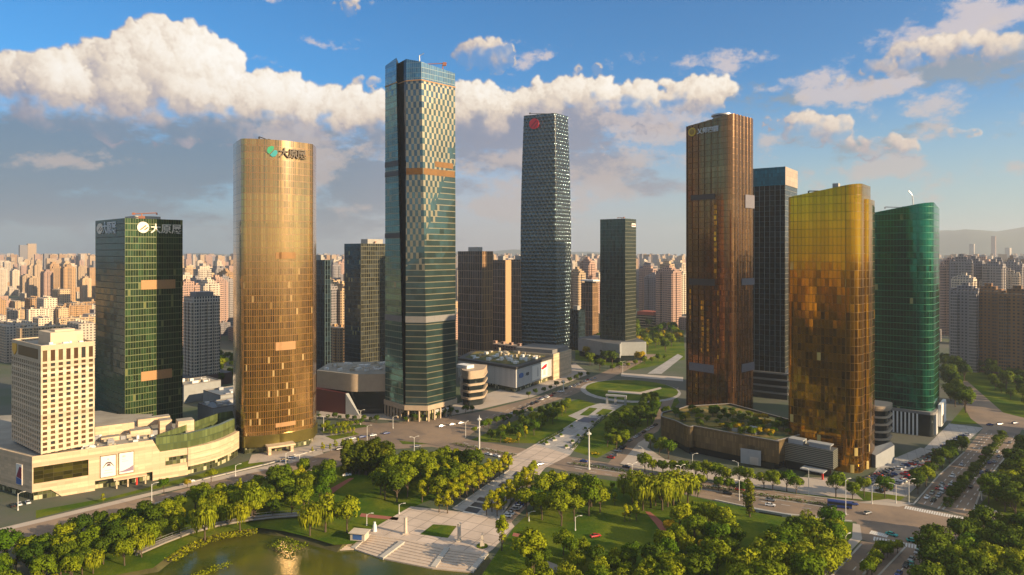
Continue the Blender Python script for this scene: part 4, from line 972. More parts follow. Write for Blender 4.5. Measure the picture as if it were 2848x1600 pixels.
# ------------------------------------------------------------------ ground, water, roads
def lawn_mat():
    m = bpy.data.materials.new('lawn'); m.use_nodes = True; t = NT(m.node_tree); b = m.node_tree.nodes['Principled BSDF']; p = t.n('ShaderNodeTexCoord').outputs['Object']
    c = t.mix(t.sstep(t.noise(p, .05, 4, .6), .36, .64), (.05, .10, .008), (.125, .155, .012)); c = t.mix(t.sstep(t.noise(p, .022, 4, .7), .56, .72), c, (.17, .145, .03))
    c = t.mix(1.0, c, t.mix(t.noise(p, .9, 5, .7), (.45,) * 3, (1.5,) * 3), 'MULTIPLY'); t.put(b.inputs['Base Color'], c); b.inputs['Roughness'].default_value = .95; b.inputs['Specular IOR Level'].default_value = .05
    bp = t.n('ShaderNodeBump'); bp.inputs['Strength'].default_value = .6; bp.inputs['Distance'].default_value = .5; t.put(bp.inputs['Height'], t.noise(p, 1.3, 5, .7)); t.put(b.inputs['Normal'], bp.outputs[0]); return m
def road_mat():
    m = bpy.data.materials.new('asphalt'); m.use_nodes = True; t = NT(m.node_tree); b = m.node_tree.nodes['Principled BSDF']; p = t.n('ShaderNodeTexCoord').outputs['Object']
    c = t.mix(t.sstep(t.noise(p, .03, 5, .6), .35, .65), (.18, .135, .100), (.28, .20, .135))
    vo = t.n('ShaderNodeTexVoronoi', feature='F1'); t.put(vo.inputs['Vector'], p); vo.inputs['Scale'].default_value = .055
    c = t.mix(t.m('MULTIPLY', t.m('GREATER_THAN', t.xyz(vo.outputs['Color'])[0], .8), .35), c, (.08, .07, .066))          # patched repairs
    c = t.mix(t.m('MULTIPLY', t.sstep(t.noise(p, .35, 4, .75), .56, .75), .5), c, (.09, .075, .066)); c = t.mix(1.0, c, t.mix(t.noise(p, 1.8, 3), (.8,) * 3, (1.2,) * 3), 'MULTIPLY')
    t.put(b.inputs['Base Color'], c); b.inputs['Roughness'].default_value = .8; return m
M['grass'] = lawn_mat()
M['urban'] = mat('urban_ground', (.10, .10, .075), .95, col2=(.05, .075, .03), scale=.012, var=.2)
M['asphalt'] = road_mat()
M['pave'] = mat('paving', (.42, .36, .30), .85, var=.12, scale=.08)
M['path_red'] = mat('red_path', (.30, .10, .07), .9, var=.1)
M['soil'] = mat('bank_soil', (.07, .065, .02), .95, var=.3)
M['kerb'] = mat('kerb_stone', (.42, .39, .34), .85, var=.1)
M['marking'] = mat('road_marking', (.60, .58, .54), .8)
M['poolblue'] = mat('dark_blue_lot', (.018, .022, .045), .35, var=.2)
def water_mat():
    m = bpy.data.materials.new('lake_water'); m.use_nodes = True; t = NT(m.node_tree); b = m.node_tree.nodes['Principled BSDF']
    p = t.n('ShaderNodeTexCoord').outputs['Object']
    t.put(b.inputs['Base Color'], t.mix(t.sstep(t.noise(p, .05, 3), .35, .65), (.045, .062, .012), (.085, .085, .012)))
    b.inputs['Roughness'].default_value = .09; b.inputs['IOR'].default_value = 1.33
    bp = t.n('ShaderNodeBump'); bp.inputs['Strength'].default_value = .16; bp.inputs['Distance'].default_value = .3
    t.put(bp.inputs['Height'], t.noise(p, .9, 4)); t.put(b.inputs['Normal'], bp.outputs[0]); return m
M['water'] = water_mat()
def pave_mat(name, col, bay, rotdeg, line=.05, dark=.72):
    m = bpy.data.materials.new(name); m.use_nodes = True; t = NT(m.node_tree); b = m.node_tree.nodes['Principled BSDF']
    p = t.n('ShaderNodeTexCoord').outputs['Object']
    rt = t.n('ShaderNodeVectorRotate', rotation_type='Z_AXIS'); t.put(rt.inputs['Vector'], p); rt.inputs['Angle'].default_value = R(rotdeg)
    x, y, _ = t.xyz(rt.outputs[0])
    k = t.m('MAXIMUM', t.m('LESS_THAN', t.m('FRACT', t.m('DIVIDE', x, bay)), line), t.m('LESS_THAN', t.m('FRACT', t.m('DIVIDE', y, bay)), line))
    n1 = t.noise(p, .12, 5, .6); wn = t.n('ShaderNodeTexWhiteNoise', noise_dimensions='2D')
    t.put(wn.inputs['Vector'], t.comb(t.m('FLOOR', t.m('DIVIDE', x, bay)), t.m('FLOOR', t.m('DIVIDE', y, bay))))
    c = t.mix(1.0, col, t.mix(n1, (.7,) * 3, (1.3,) * 3), 'MULTIPLY'); c = t.mix(1.0, c, t.mix(wn.outputs['Value'], (.9,) * 3, (1.08,) * 3), 'MULTIPLY')
    t.put(b.inputs['Base Color'], t.mix(t.m('MULTIPLY', k, .8), c, [v * dark * .6 for v in col])); b.inputs['Roughness'].default_value = .8
    return m
M['plaza'] = pave_mat('plaza_paving', (.52, .42, .34), 7.5, 27)
M['axis'] = pave_mat('axis_paving', (.36, .34, .32), 5, 27, .04)

LAKE_S = [(250, 1640), (330, 1610), (440, 1590), (478, 1560), (520, 1532), (575, 1508), (640, 1492), (720, 1482), (790, 1492), (850, 1510), (905, 1527), (935, 1536), (980, 1533), (1060, 1560), (1200, 1588), (1305, 1598), (1330, 1640), (1250, 1800), (700, 1900), (300, 1800)]
WZ = -2.2
LAKE = [tuple(G(u, v, WZ)[:2]) for u, v in LAKE_S]
if sum(LAKE[i][0] * LAKE[(i + 1) % len(LAKE)][1] - LAKE[(i + 1) % len(LAKE)][0] * LAKE[i][1] for i in range(len(LAKE))) < 0: LAKE.reverse()
SUNK = [tuple(G(u, v)[:2]) for u, v in [(2085, 1500), (2110, 1448), (2180, 1448), (2185, 1470), (2160, 1500), (2120, 1530)]]
TOPS = {(905, 1527): (955, 1512), (935, 1536): (985, 1500), (980, 1533): (1028, 1486), (1060, 1560): (1120, 1496), (1200, 1588): (1250, 1526), (1305, 1598): (1353, 1541), (1330, 1640): (1395, 1600)}
_o = offset(LAKE, 2.6); _s = [tuple(G(u, v, WZ)[:2]) for u, v in LAKE_S]
RIM = [tuple(G(*TOPS[LAKE_S[min(range(len(_s)), key=lambda j: math.dist(_s[j], LAKE[i]))]])[:2]) if LAKE_S[min(range(len(_s)), key=lambda j: math.dist(_s[j], LAKE[i]))] in TOPS else _o[i] for i in range(len(LAKE))]
def build_ground():
    S = 14000
    outer = [(-S, -S), (S, -S), (S, S), (-S, S)]
    holes = [RIM]
    pts = [Vector((x, y, 0)) for x, y in outer]; hp = [Vector((x, y, 0)) for x, y in reversed(RIM)]
    mb = MB(); allp = pts + hp
    for tri in tessellate_polygon([pts, hp]):
        a, b, c = (allp[k] for k in tri)
        if (b - a).cross(c - a).z < 0: b, c = c, b
        mb.face([a, b, c])
    tag(mb.build('ground', M['urban']), 'flat city ground around the park and towers', kind='structure')
    mb = MB(); n = len(LAKE); D = [(x, y, WZ - .6) for x, y in offset(LAKE, -1)]
    for i in range(n):
        j = (i + 1) % n
        mb.face([D[i], D[j], RIM[j] + (0.0,), RIM[i] + (0.0,)])
    tag(mb.build('lake_bank', M['soil']), kind='structure')
    tag(MB().cap(offset(LAKE, 1.5), WZ).build('lake_water', M['water']), 'dark green park lake in the corner of the park', kind='structure')
def sheet(name, pts, z, m, world_pts=False, skirt=True, raise_=None):
    P = [tuple(G(*p)[:2]) for p in pts] if not world_pts else list(pts)
    if sum(P[i][0] * P[(i + 1) % len(P)][1] - P[(i + 1) % len(P)][0] * P[i][1] for i in range(len(P))) < 0: P.reverse()
    mb = MB(); mb.prism(P, 0.001, z) if raise_ else mb.cap(P, z)
    o = tag(mb.build(name, m), kind='structure'); return P
ROADS = []
def road(name, pts, z=.045, m='asphalt'): P = sheet(name, pts, z, M[m]); ROADS.append(P); return P
build_ground()
sheet('park_lawn', [(120, 1530), (430, 1398), (560, 1362), (760, 1322), (860, 1316), (930, 1300), (1060, 1262), (1340, 1288), (1420, 1300), (1560, 1318), (1760, 1345), (1990, 1395), (2180, 1432), (2370, 1452), (2392, 1500), (2280, 1605), (2050, 1700), (1340, 1680), (1330, 1606), (1290, 1590)] + [], .02, M['grass']) if False else None
def park():
    # lawn with the lake rim cut along its edge: strip polygons on both banks
    L = [(120, 1560), (300, 1450), (430, 1400), (560, 1364), (760, 1324), (860, 1318), (930, 1302), (1060, 1264), (1340, 1290), (1420, 1300), (1145, 1412), (985, 1512), (930, 1516), (850, 1492), (790, 1478), (720, 1468), (640, 1478), (570, 1494), (510, 1520), (465, 1550), (425, 1580), (320, 1600), (220, 1640)]
    sheet('park_lawn', L, .02, M['grass'])
    sheet('park_lawn', [(1420, 1300), (1560, 1318), (1760, 1345), (1990, 1395), (2180, 1432), (2370, 1452), (2396, 1505), (2290, 1605), (2060, 1760), (1380, 1760), (1340, 1600), (1430, 1466), (1500, 1400)], .02, M['grass'])
    sheet('axis_lawn', [(1300, 1228), (1496, 1234), (1570, 1196), (1660, 1125), (1610, 1110), (1480, 1150)], .02, M['grass'])
    sheet('axis_lawn', [(1589, 1253), (1660, 1275), (1800, 1200), (1890, 1120), (1880, 1100), (1740, 1120), (1689, 1155)], .02, M['grass'])
    sheet('podium_verge', [(100, 1442), (400, 1368), (480, 1350), (600, 1320), (740, 1288), (690, 1282), (540, 1322), (300, 1385), (100, 1420)], .02, M['grass'])
    for k in ([(890, 1196), (1000, 1180), (1030, 1186), (960, 1196), (900, 1206)], [(905, 1214), (985, 1202), (1000, 1208), (930, 1224)], [(1110, 1226), (1200, 1236), (1120, 1236)]): sheet('traffic_island', k, .1, M['grass'])
    sheet('far_lawn', [(1600, 1000), (1760, 1030), (1905, 1000), (1900, 880), (1600, 880)], .02, M['grass'])
    sheet('far_lawn', [(2630, 1010), (2700, 1110), (2640, 1180), (2740, 1180), (2848, 1190), (2980, 1210), (2980, 1000), (2800, 960)], .015, M['grass'])
    sheet('corner_lawn', [(2590, 1530), (2660, 1512), (2711, 1490), (2870, 1506), (3060, 1560), (2800, 1750), (2500, 1700)], .02, M['grass'])
    sheet('roadside_lawn', [(2712, 1420), (2850, 1262), (2990, 1290), (3000, 1470), (2870, 1460)], .02, M['grass'])
    sheet('roadside_lawn', [(1760, 1305), (2240, 1380), (2390, 1392), (2500, 1395), (2560, 1350), (2420, 1352), (2100, 1330), (1800, 1290)], .02, M['grass'])
park()
# plaza, axis and paths
UP = [(1143, 1409), (1287, 1424), (1331, 1430), (1384, 1446), (1420, 1449), (1431, 1465), (1370, 1529)]
sheet('plaza', UP + [(1353, 1541), (1250, 1526), (1120, 1496), (1028, 1486), (985, 1500)], .05, M['plaza'])
sheet('parking_axis', [(1259, 1416), (1420, 1305), (1478, 1306), (1384, 1446), (1325, 1432)], .04, M['axis'])
for q in ([(1290, 1421), (1326, 1429), (1352, 1402), (1320, 1397)], [(1325, 1392), (1357, 1398), (1366, 1388), (1334, 1383)], [(1384, 1352), (1400, 1355), (1412, 1343), (1396, 1341)], [(1424, 1324), (1452, 1327), (1462, 1313), (1436, 1311)]):
    sheet('parking_bay', q, .07, M['poolblue'])
for q in ([(1302, 1409), (1338, 1416), (1340, 1414), (1304, 1407)], [(1286, 1424), (1330, 1433), (1333, 1431), (1289, 1421)]): sheet('bay_line', q, .09, M['marking'])
sheet('plaza_lane', [(1384, 1448), (1420, 1455), (1486, 1390), (1500, 1345), (1470, 1350)], .055, M['asphalt'])
sheet('crossing_plaza', [(1418, 1275), (1488, 1236), (1586, 1266), (1516, 1302), (1500, 1322), (1415, 1308)], .085, M['plaza'])
sheet('axis_promenade', [(1488, 1236), (1567, 1194), (1608, 1167), (1580, 1157), (1635, 1132), (1668, 1122), (1738, 1124), (1689, 1155), (1646, 1189), (1586, 1266)], .05, M['axis'])
for q in ([(1612, 1155), (1636, 1157), (1662, 1136), (1640, 1134)], [(1656, 1152), (1686, 1156), (1705, 1141), (1677, 1137)], [(1496, 1233), (1507, 1234), (1567, 1199), (1556, 1197)]): sheet('axis_lawn', q, .09, M['grass'])
sheet('axis_pool', [(1604, 1172), (1650, 1178), (1664, 1164), (1625, 1160)], .075, M['poolblue'])
sheet('round_garden', [(G(1752, 1086).x + 43 * math.cos(k * .2513) * 1.0, G(1752, 1086).y + 50 * math.sin(k * .2513)) for k in range(25)], .06, M['axis'], True)
sheet('garden_lawn', [(G(1752, 1080).x + 40 * math.cos(k * .2513), G(1752, 1084).y + 46 * math.sin(k * .2513)) for k in range(25)], .09, M['grass'], True)
sheet('garden_path', [(1690, 1092), (1780, 1098), (1840, 1082), (1838, 1077), (1780, 1091), (1692, 1086)], .12, M['pave'])
sheet('red_path', [(1794, 1423), (1808, 1424), (1840, 1450), (1856, 1480), (1858, 1510), (1846, 1514), (1842, 1484), (1822, 1456)], .05, M['path_red'])
sheet('red_path', [(972, 1330), (985, 1330), (935, 1365), (922, 1376), (930, 1404), (918, 1400), (902, 1378), (914, 1362)], .05, M['path_red'])
sheet('red_path', [(1005, 1428), (1110, 1440), (1105, 1448), (1000, 1437)], .05, M['path_red'])
sheet('red_path', [(1428, 1482), (1505, 1497), (1500, 1506), (1425, 1491)], .05, M['path_red'])
sheet('park_path', [(1520, 1560), (1560, 1575), (1600, 1610), (1570, 1620), (1530, 1585)], .05, M['pave'])
# roads
road('boulevard', [(960, 1165), (1110, 1186), (1279, 1219), (1458, 1248), (1577, 1269), (1757, 1299), (1900, 1330), (2077, 1354), (2232, 1377), (2400, 1395), (2520, 1402), (2701, 1443), (2900, 1476), (3400, 1560), (3400, 1620), (2848, 1502), (2711, 1486), (2660, 1506), (2590, 1526), (2430, 1512), (2396, 1500), (2382, 1452), (2182, 1431), (2105, 1417), (1988, 1392), (1890, 1372), (1745, 1331), (1577, 1310), (1439, 1283), (1340, 1264), (1200, 1243), (1060, 1252), (930, 1300), (840, 1318), (760, 1326), (600, 1358), (430, 1402), (300, 1440), (0, 1540), (0, 1470), (300, 1405), (440, 1378), (560, 1348), (760, 1300), (900, 1262), (1000, 1225), (930, 1190)])
road('west_avenue', [(1050, 1178), (1180, 1170), (1240, 1160), (1330, 1146), (1450, 1116), (1560, 1085), (1690, 1030), (1790, 985), (1830, 985), (1700, 1052), (1590, 1100), (1500, 1130), (1420, 1162), (1330, 1194), (1290, 1222)], .05)
road('east_avenue', [(1690, 1290), (1720, 1296), (1775, 1232), (1830, 1200), (1860, 1150), (1888, 1076), (1850, 1100), (1815, 1180), (1757, 1215)], .05)
road('ring_road', [(2551, 1400), (2609, 1325), (2682, 1258), (2735, 1190), (2700, 1165), (2640, 1060), (2690, 1060), (2790, 1148), (3000, 1200), (3000, 1240), (2842, 1195), (2812, 1253), (2735, 1345), (2701, 1440)], .05)
road('ring_road', [(2396, 1505), (2300, 1620), (2180, 1760), (2420, 1760), (2590, 1529)], .05)
road('podium_street', [(492, 1362), (760, 1303), (900, 1262), (890, 1252), (750, 1294), (610, 1326), (486, 1354), (100, 1446), (0, 1470), (0, 1480), (120, 1452)], .06, 'pave')
road('tower_forecourt', [(690, 1290), (790, 1278), (900, 1258), (1010, 1236), (960, 1205), (870, 1212), (860, 1240), (700, 1265)], .03, 'pave')
road('mall_forecourt', [(880, 1160), (1000, 1165), (1180, 1172), (1330, 1140), (1480, 1105), (1640, 1040), (1600, 1010), (1400, 1080), (1250, 1130), (900, 1130)], .03, 'pave')
road('podium_forecourt', [(1757, 1298), (1900, 1326), (2077, 1350), (2232, 1374), (2400, 1390), (2330, 1330), (2120, 1325), (1850, 1278), (1800, 1245), (1820, 1200), (1770, 1230), (1725, 1290)], .03, 'pave')
road('car_park', [(2390, 1365), (2520, 1382), (2640, 1268), (2560, 1245), (2450, 1290)], .035, 'axis')
road('car_park', [(2570, 1248), (2650, 1262), (2735, 1190), (2640, 1178)], .035, 'axis')
road('road_corner', [(2712, 1440), (2740, 1405), (2860, 1470), (2848, 1476)], .06, 'pave')
road('road_corner', [(2384, 1398), (2470, 1388), (2545, 1402), (2500, 1410)], .06, 'pave')
road('road_corner', [(2372, 1456), (2392, 1460), (2398, 1500), (2340, 1560), (2290, 1605), (2330, 1530), (2370, 1495)], .06, 'pave')
sheet('flyover_road', [(1727, 1038), (1900, 1050), (1900, 1062), (1727, 1048)], .3, M['pave'])
sheet('far_path', [(1800, 1040), (1885, 985), (1900, 992), (1840, 1040)], .06, M['axis'])
# dashes, zebra crossings and stop lines
def markings():
    mb = MB()
    def quadm(a, b, w=.18, z=.075):
        d = (b - a).normalized(); n = Vector((-d.y, d.x, 0)) * w
        mb.face([(a.x - n.x, a.y - n.y, z), (b.x - n.x, b.y - n.y, z), (b.x + n.x, b.y + n.y, z), (a.x + n.x, a.y + n.y, z)])
    def dashes(p, q, step=9, on=4):
        a, b = G(*p), G(*q); L = (b - a).length; d = (b - a) / L; k = 0
        while k < L: quadm(a + d * k, a + d * min(L, k + on)); k += step
    for p, q in (((1590, 1277), (1890, 1336)), ((1900, 1342), (2380, 1402)), ((2010, 1379), (2360, 1432)), ((1600, 1303), (1890, 1358)), ((2570, 1402), (2745, 1205)), ((2590, 1405), (2760, 1205)), ((2680, 1420), (2820, 1215)), ((2660, 1412), (2800, 1215)), ((2420, 1535), (2360, 1600)), ((2550, 1535), (2495, 1600)), ((1310, 1190), (1600, 1085)), ((1330, 1170), (1600, 1075)), ((450, 1385), (880, 1282)), ((1290, 1232), (1420, 1262))): dashes(p, q)
    def zebra(p, q, n, L):
        a, b = G(*p), G(*q); d = (b - a).normalized(); nn = Vector((-d.y, d.x, 0))
        for k in range(n):
            c = a.lerp(b, (k + .5) / n); quadm(c - nn * L / 2, c + nn * L / 2, .35)
    zebra((2516, 1411), (2694, 1446), 26, 4.5); zebra((2428, 1498), (2592, 1530), 20, 4.5); zebra((2391, 1425), (2440, 1485), 0 or 1, .1)
    zebra((2420, 1480), (2470, 1492), 9, 4); zebra((1490, 1240), (1420, 1280), 10, 3)
    return tag(mb.build('road_markings', M['marking']), kind='structure')
markings()
def kerbs():
    mb = MB()
    def line(pts, w=.35, h=.2, z=0):
        Q = [G(*p) for p in pts]
        for a, b in zip(Q, Q[1:]):
            d = (b - a).normalized(); n = Vector((-d.y, d.x, 0)) * w
            mb.prism([(a.x - n.x, a.y - n.y), (b.x - n.x, b.y - n.y), (b.x + n.x, b.y + n.y), (a.x + n.x, a.y + n.y)], z, z + h)
    line([(2622, 1418), (2700, 1330), (2757, 1264), (2790, 1215)]); line([(2660, 1428), (2735, 1335), (2790, 1262)][:0] or [(2609, 1416), (2690, 1322)])
    line([(2518, 1523), (2440, 1605)]); line([(2464, 1524), (2400, 1600)]); line([(2396, 1514), (2310, 1606)])
    for dy in (0, 1): line([(1577 + dy * 20, 1287 + dy * 10), (1757, 1312 + dy * 8), (1910, 1344 + dy * 12), (2066, 1367 + dy * 10), (2232, 1391 + dy * 10), (2320, 1405 + dy * 10)])
    line([(1300, 1240), (1439, 1264)]); line([(1757, 1300), (1900, 1331), (2077, 1355), (2232, 1378), (2384, 1396)]); line([(1988, 1392), (2105, 1417), (2182, 1431), (2370, 1452)], .5, .5)
    line([(2701, 1440), (2735, 1345), (2812, 1253)]); line([(2540, 1404), (2609, 1325), (2682, 1258)])
    line([(430, 1403), (600, 1359), (760, 1327), (880, 1306)], .4, .6); line([(500, 1350), (745, 1291), (880, 1252)], .4, .5)
    line([(1259, 1416), (1415, 1308)], .4, .3); line([(1384, 1447), (1478, 1310)], .4, .3)
    line([(1496, 1233), (1567, 1195), (1608, 1168)], .4, .4); line([(1589, 1252), (1646, 1189), (1689, 1155)], .6, .5)
    return tag(mb.build('kerb_stones', M['kerb']), kind='structure')
kerbs()
# terraces stepping down to the water, ramps between them
def steps():
    top = [(985, 1500), (1028, 1486), (1120, 1496), (1250, 1526), (1353, 1541)]
    T = [G(u, v) for u, v in top]; Bq = [G(u, v, WZ) for u, v in ((938, 1533), (985, 1530), (1062, 1556), (1203, 1584), (1308, 1594))]
    n = 8; mb = MB()
    for k in range(n):
        z = .05 - (k + .0) * (2.0 / n)
        a = [t.lerp(b, k / n) for t, b in zip(T, Bq)]; b = [t.lerp(b2, (k + 1) / n) for t, b2 in zip(T, Bq)]
        poly = [tuple(p[:2]) for p in a] + [tuple(p[:2]) for p in reversed(b)]
        poly.reverse()
        if sum(poly[i][0] * poly[i - 1][1] - poly[i - 1][0] * poly[i][1] for i in range(len(poly))) > 0: poly.reverse()
        mb.prism(poly, WZ - .5, z)
    tag(mb.build('lake_steps', M['steps']), kind='structure')
    for a, b in (((1024, 1487), (982, 1529)), ((1120, 1508), (1060, 1556)), ((1244, 1526), (1205, 1582)), ((1352, 1542), (1310, 1594))):
        p, q = G(*a), G(b[0], b[1], WZ); d = (q - p); d.z = 0; d.normalize(); nn = Vector((-d.y, d.x, 0)) * 1.1
        m = MB(); P = [p - nn, q - nn, q + nn, p + nn]; P = [tuple(v[:2]) for v in P]
        if sum(P[i][0] * P[(i + 1) % 4][1] - P[(i + 1) % 4][0] * P[i][1] for i in range(4)) < 0: P.reverse()
        zf = lambda v: .55 if (Vector(v) - p.to_2d()).length < 3 else -1.3
        m.prism(P, WZ - .5, zf); o = m.build('step_wall', M['kerb']); tag(o, 'low sloping stone wall dividing the lake steps', 'step wall', 'stone walls dividing the lake steps')
M['steps'] = mat('step_stone', (.50, .40, .31), .85, var=.12, scale=.3)
steps()
#==PART4==
# ------------------------------------------------------------------ trees
def leaf_mat(name, c1, c2):
    m = bpy.data.materials.new(name); m.use_nodes = True; t = NT(m.node_tree); b = m.node_tree.nodes['Principled BSDF']
    r = t.n('ShaderNodeObjectInfo').outputs['Random']; g = t.n('ShaderNodeNewGeometry'); ri = g.outputs['Random Per Island']
    c = t.mix(r, c1, c2); c = t.mix(1.0, c, t.mix(ri, (.6, .62, .55), (1.45, 1.35, 1.3)), 'MULTIPLY')
    t.put(b.inputs['Base Color'], c); b.inputs['Roughness'].default_value = .75; b.inputs['Specular IOR Level'].default_value = .06
    tr = t.n('ShaderNodeBsdfTranslucent'); t.put(tr.inputs[0], c)
    mx = t.n('ShaderNodeMixShader'); mx.inputs[0].default_value = .22
    t.put(mx.inputs[1], b.outputs[0]); t.put(mx.inputs[2], tr.outputs[0])
    t.put(m.node_tree.nodes['Material Output'].inputs[0], mx.outputs[0]); return m
M['bark'] = mat('bark', (.10, .07, .045), .95, var=.2, scale=2)
LM = {'round': leaf_mat('broad_leaves', (.062, .135, 0.0054), (.25, .285, 0.0090)), 'willow': leaf_mat('willow_leaves', (.18, .235, 0.0090), (.28, .30, 0.0108)),
      'poplar': leaf_mat('poplar_leaves', (.075, .115, 0.0063), (.145, .16, 0.0072)), 'young': leaf_mat('young_leaves', (.25, .30, 0.0072), (.36, .345, 0.0081)),
      'autumn': leaf_mat('turning_leaves', (.36, .29, 0.0063), (.46, .30, 0.0063)), 'dark': leaf_mat('dark_leaves', (.042, .085, 0.0063), (.10, .145, 0.0072))}
def tree_mesh(kind, seed):
    """unit-ish tree about 10 m tall: trunk with limbs, crown of leaf sprays around irregular lobes"""
    q = random.Random(seed); tk = MB(); lobes = []
    hgt = 10.0
    if kind in ('round', 'autumn', 'dark'):
        cz, rx, rz = 6.4, 4.0, 3.3
        for k in range(15):
            a = q.uniform(0, 6.28); e = q.uniform(-.5, 1); rr = q.uniform(.45, .8)
            lobes.append((Vector((math.cos(a) * rx * rr * math.cos(e), math.sin(a) * rx * rr * math.cos(e), cz + rz * math.sin(e) * .75)), q.uniform(1.1, 1.9)))
        lobes.append((Vector((0, 0, cz + .6)), 2.2)); nl = 115; ls = .37
    elif kind == 'young':
        cz, rx, rz = 6.2, 2.3, 3.2
        for k in range(10):
            a = q.uniform(0, 6.28); z = q.uniform(3.2, 9.2); f = 1 - abs(z - 5.6) / 5.2
            lobes.append((Vector((math.cos(a) * 1.5 * f, math.sin(a) * 1.5 * f, z)), q.uniform(.8, 1.3)))
        nl = 90; ls = .32
    elif kind == 'poplar':
        cz, rx, rz = 6.0, 1.5, 4.6
        for k in range(12):
            a = q.uniform(0, 6.28); z = 1.8 + 8 * k / 12; f = .5 + .5 * math.sin(math.pi * (z / 10.5))
            lobes.append((Vector((math.cos(a) * .7 * f, math.sin(a) * .7 * f, z)), q.uniform(.8, 1.2) * (.6 + .5 * f)))
        nl = 85; ls = .32
    else:                                          # willow
        cz, rx, rz = 6.0, 3.6, 3.4
        for k in range(14):
            a = k * .449 + q.uniform(-.2, .2); rr = q.uniform(1.6, 3.4); lobes.append((Vector((math.cos(a) * rr, math.sin(a) * rr, q.uniform(6.2, 8.4) - rr * .3)), q.uniform(1.0, 1.5)))
        lobes.append((Vector((0, 0, 8)), 1.9)); nl = 85; ls = .38
    tk.tube((0, 0, -.3), (q.uniform(-.2, .2), q.uniform(-.2, .2), 3.0), .26, 7, .19)
    tk.tube((0, 0, 3.0), (0, 0, cz), .19, 6, .08)
    for c, r in lobes[:6]: tk.tube((0, 0, q.uniform(2.2, 3.6)), tuple(c * .8), .11, 5, .04)
    v = []; f = []; nn = []
    C = Vector((0, 0, cz - .8))
    for c, r in lobes:
        for k in range(nl):
            d = Vector((q.gauss(0, 1), q.gauss(0, 1), q.gauss(0, 1)))
            if d.length < 1e-3: continue
            d.normalize(); rr = r * q.uniform(.68, 1.08)
            if d.z < -.35 and kind != 'willow' and q.random() < .6: d.z = -d.z
            p = c + d * rr; s = ls * q.uniform(.6, 1.35)
            out = (d * .75 + (p - C).normalized() * .7 + Vector((q.gauss(0, .25), q.gauss(0, .25), q.gauss(0, .25)))).normalized()
            a = (d + Vector((q.gauss(0, .5), q.gauss(0, .5), q.gauss(0, .5)))).normalized().orthogonal().normalized()
            n0 = (d + Vector((q.gauss(0, .45), q.gauss(0, .45), q.gauss(0, .45)))).normalized()
            a = n0.orthogonal().normalized(); ang = q.uniform(0, 6.28); bb = n0.cross(a)
            a, bb = a * math.cos(ang) + bb * math.sin(ang), bb * math.cos(ang) - a * math.sin(ang)
            if kind == 'willow' and d.z < .5:
                a = Vector((0, 0, 1)) + Vector((q.gauss(0, .15), q.gauss(0, .15), 0)); bb = Vector((-d.y, d.x, 0)); bb = bb.normalized() if bb.length > .01 else Vector((1, 0, 0))
                L = s * q.uniform(1.5, 3.4); W = s * .38; p = p + Vector((0, 0, -L * .8))
            else: L = s; W = s * .72
            if a.cross(bb).dot(out) < 0: bb = -bb
            i = len(v); v += [p - a * L, p + bb * W - a * L * .1, p + a * L, p - bb * W - a * L * .1][::-1]
            f.append((i, i + 1, i + 2, i + 3)); nn += [out] * 4
    me = bpy.data.meshes.new(kind + '_crown'); me.from_pydata([tuple(x) for x in v], [], f); me.materials.append(LM[kind])
    me.polygons.foreach_set('use_smooth', [True] * len(f)); me.normals_split_custom_set([tuple(x) for x in nn]); me.update()
    return tk.mesh(kind + '_trunk', M['bark']), me
TREE = {k: [tree_mesh(k, 11 * i + 3) for i in range(n)] for k, n in (('round', 5), ('dark', 3), ('willow', 3), ('poplar', 3), ('young', 3), ('autumn', 2))}
TNAME = {'round': 'broadleaf_tree', 'dark': 'shade_tree', 'willow': 'willow_tree', 'poplar': 'poplar_tree', 'young': 'young_street_tree', 'autumn': 'golden_tree'}
planted = []
def plant(kind, p, h, label, group, cat='tree', w=1.0):
    tm, cm = rnd.choice(TREE[kind]); s = h / 10.0
    nm = 'roof_shrub' if 'shrub' in label else 'small_dark_tree' if kind == 'dark' and h < 7.5 else TNAME[kind]
    o = thing(nm, label, 'shrub' if 'shrub' in label else cat, (p[0], p[1], p[2] if len(p) > 2 else 0), group, rnd.uniform(0, 6.28))
    sx = s * w * rnd.uniform(.9, 1.12); o.scale = (sx, sx, s)
    link('trunk', tm, o); link('crown', cm, o); planted.append((p[0], p[1]))
    return o
def blocked(p):
    return any(inside(p, q) for q in NOTREE) or any(inside(p, q) for q in ROADS) or inside(p, RIM)
def grove(poly_s, spacing, mix, hr, label, group, cap=400, keepout=()):
    P = [tuple(G(*q)[:2]) for q in poly_s]; KO = [[tuple(G(*q)[:2]) for q in k] for k in keepout]
    xs = [p[0] for p in P]; ys = [p[1] for p in P]; mine = []; tries = 0
    while len(mine) < cap and tries < 2500:
        tries += 1; p = (rnd.uniform(min(xs), max(xs)), rnd.uniform(min(ys), max(ys)))
        if not inside(p, P) or blocked(p) or any(inside(p, k) for k in KO): continue
        if any((p[0] - q[0]) ** 2 + (p[1] - q[1]) ** 2 < spacing ** 2 for q in mine + planted[-160:]): continue
        mine.append(p)
    for p in mine:
        k = rnd.choice(mix); h = rnd.uniform(*hr) * {'poplar': 1.2, 'young': .85, 'willow': 1.0, 'autumn': .8}.get(k, 1.0)
        kd = {'round': 'round leafy', 'dark': 'dark green', 'willow': 'drooping pale green willow', 'poplar': 'narrow upright', 'young': 'slim yellow green', 'autumn': 'golden yellow'}[k]
        plant(k, p, h, f'{kd} tree {label}', f'{kd} trees {group}')
    return mine
def row(p, q, n, kind, hr, label, group, jit=.8, w=1.0):
    a, b = G(*p), G(*q)
    for k in range(n):
        c = a.lerp(b, (k + .5) / n); c = (c.x + rnd.uniform(-jit, jit), c.y + rnd.uniform(-jit, jit))
        plant(kind, c, rnd.uniform(*hr), label, group, w=w)
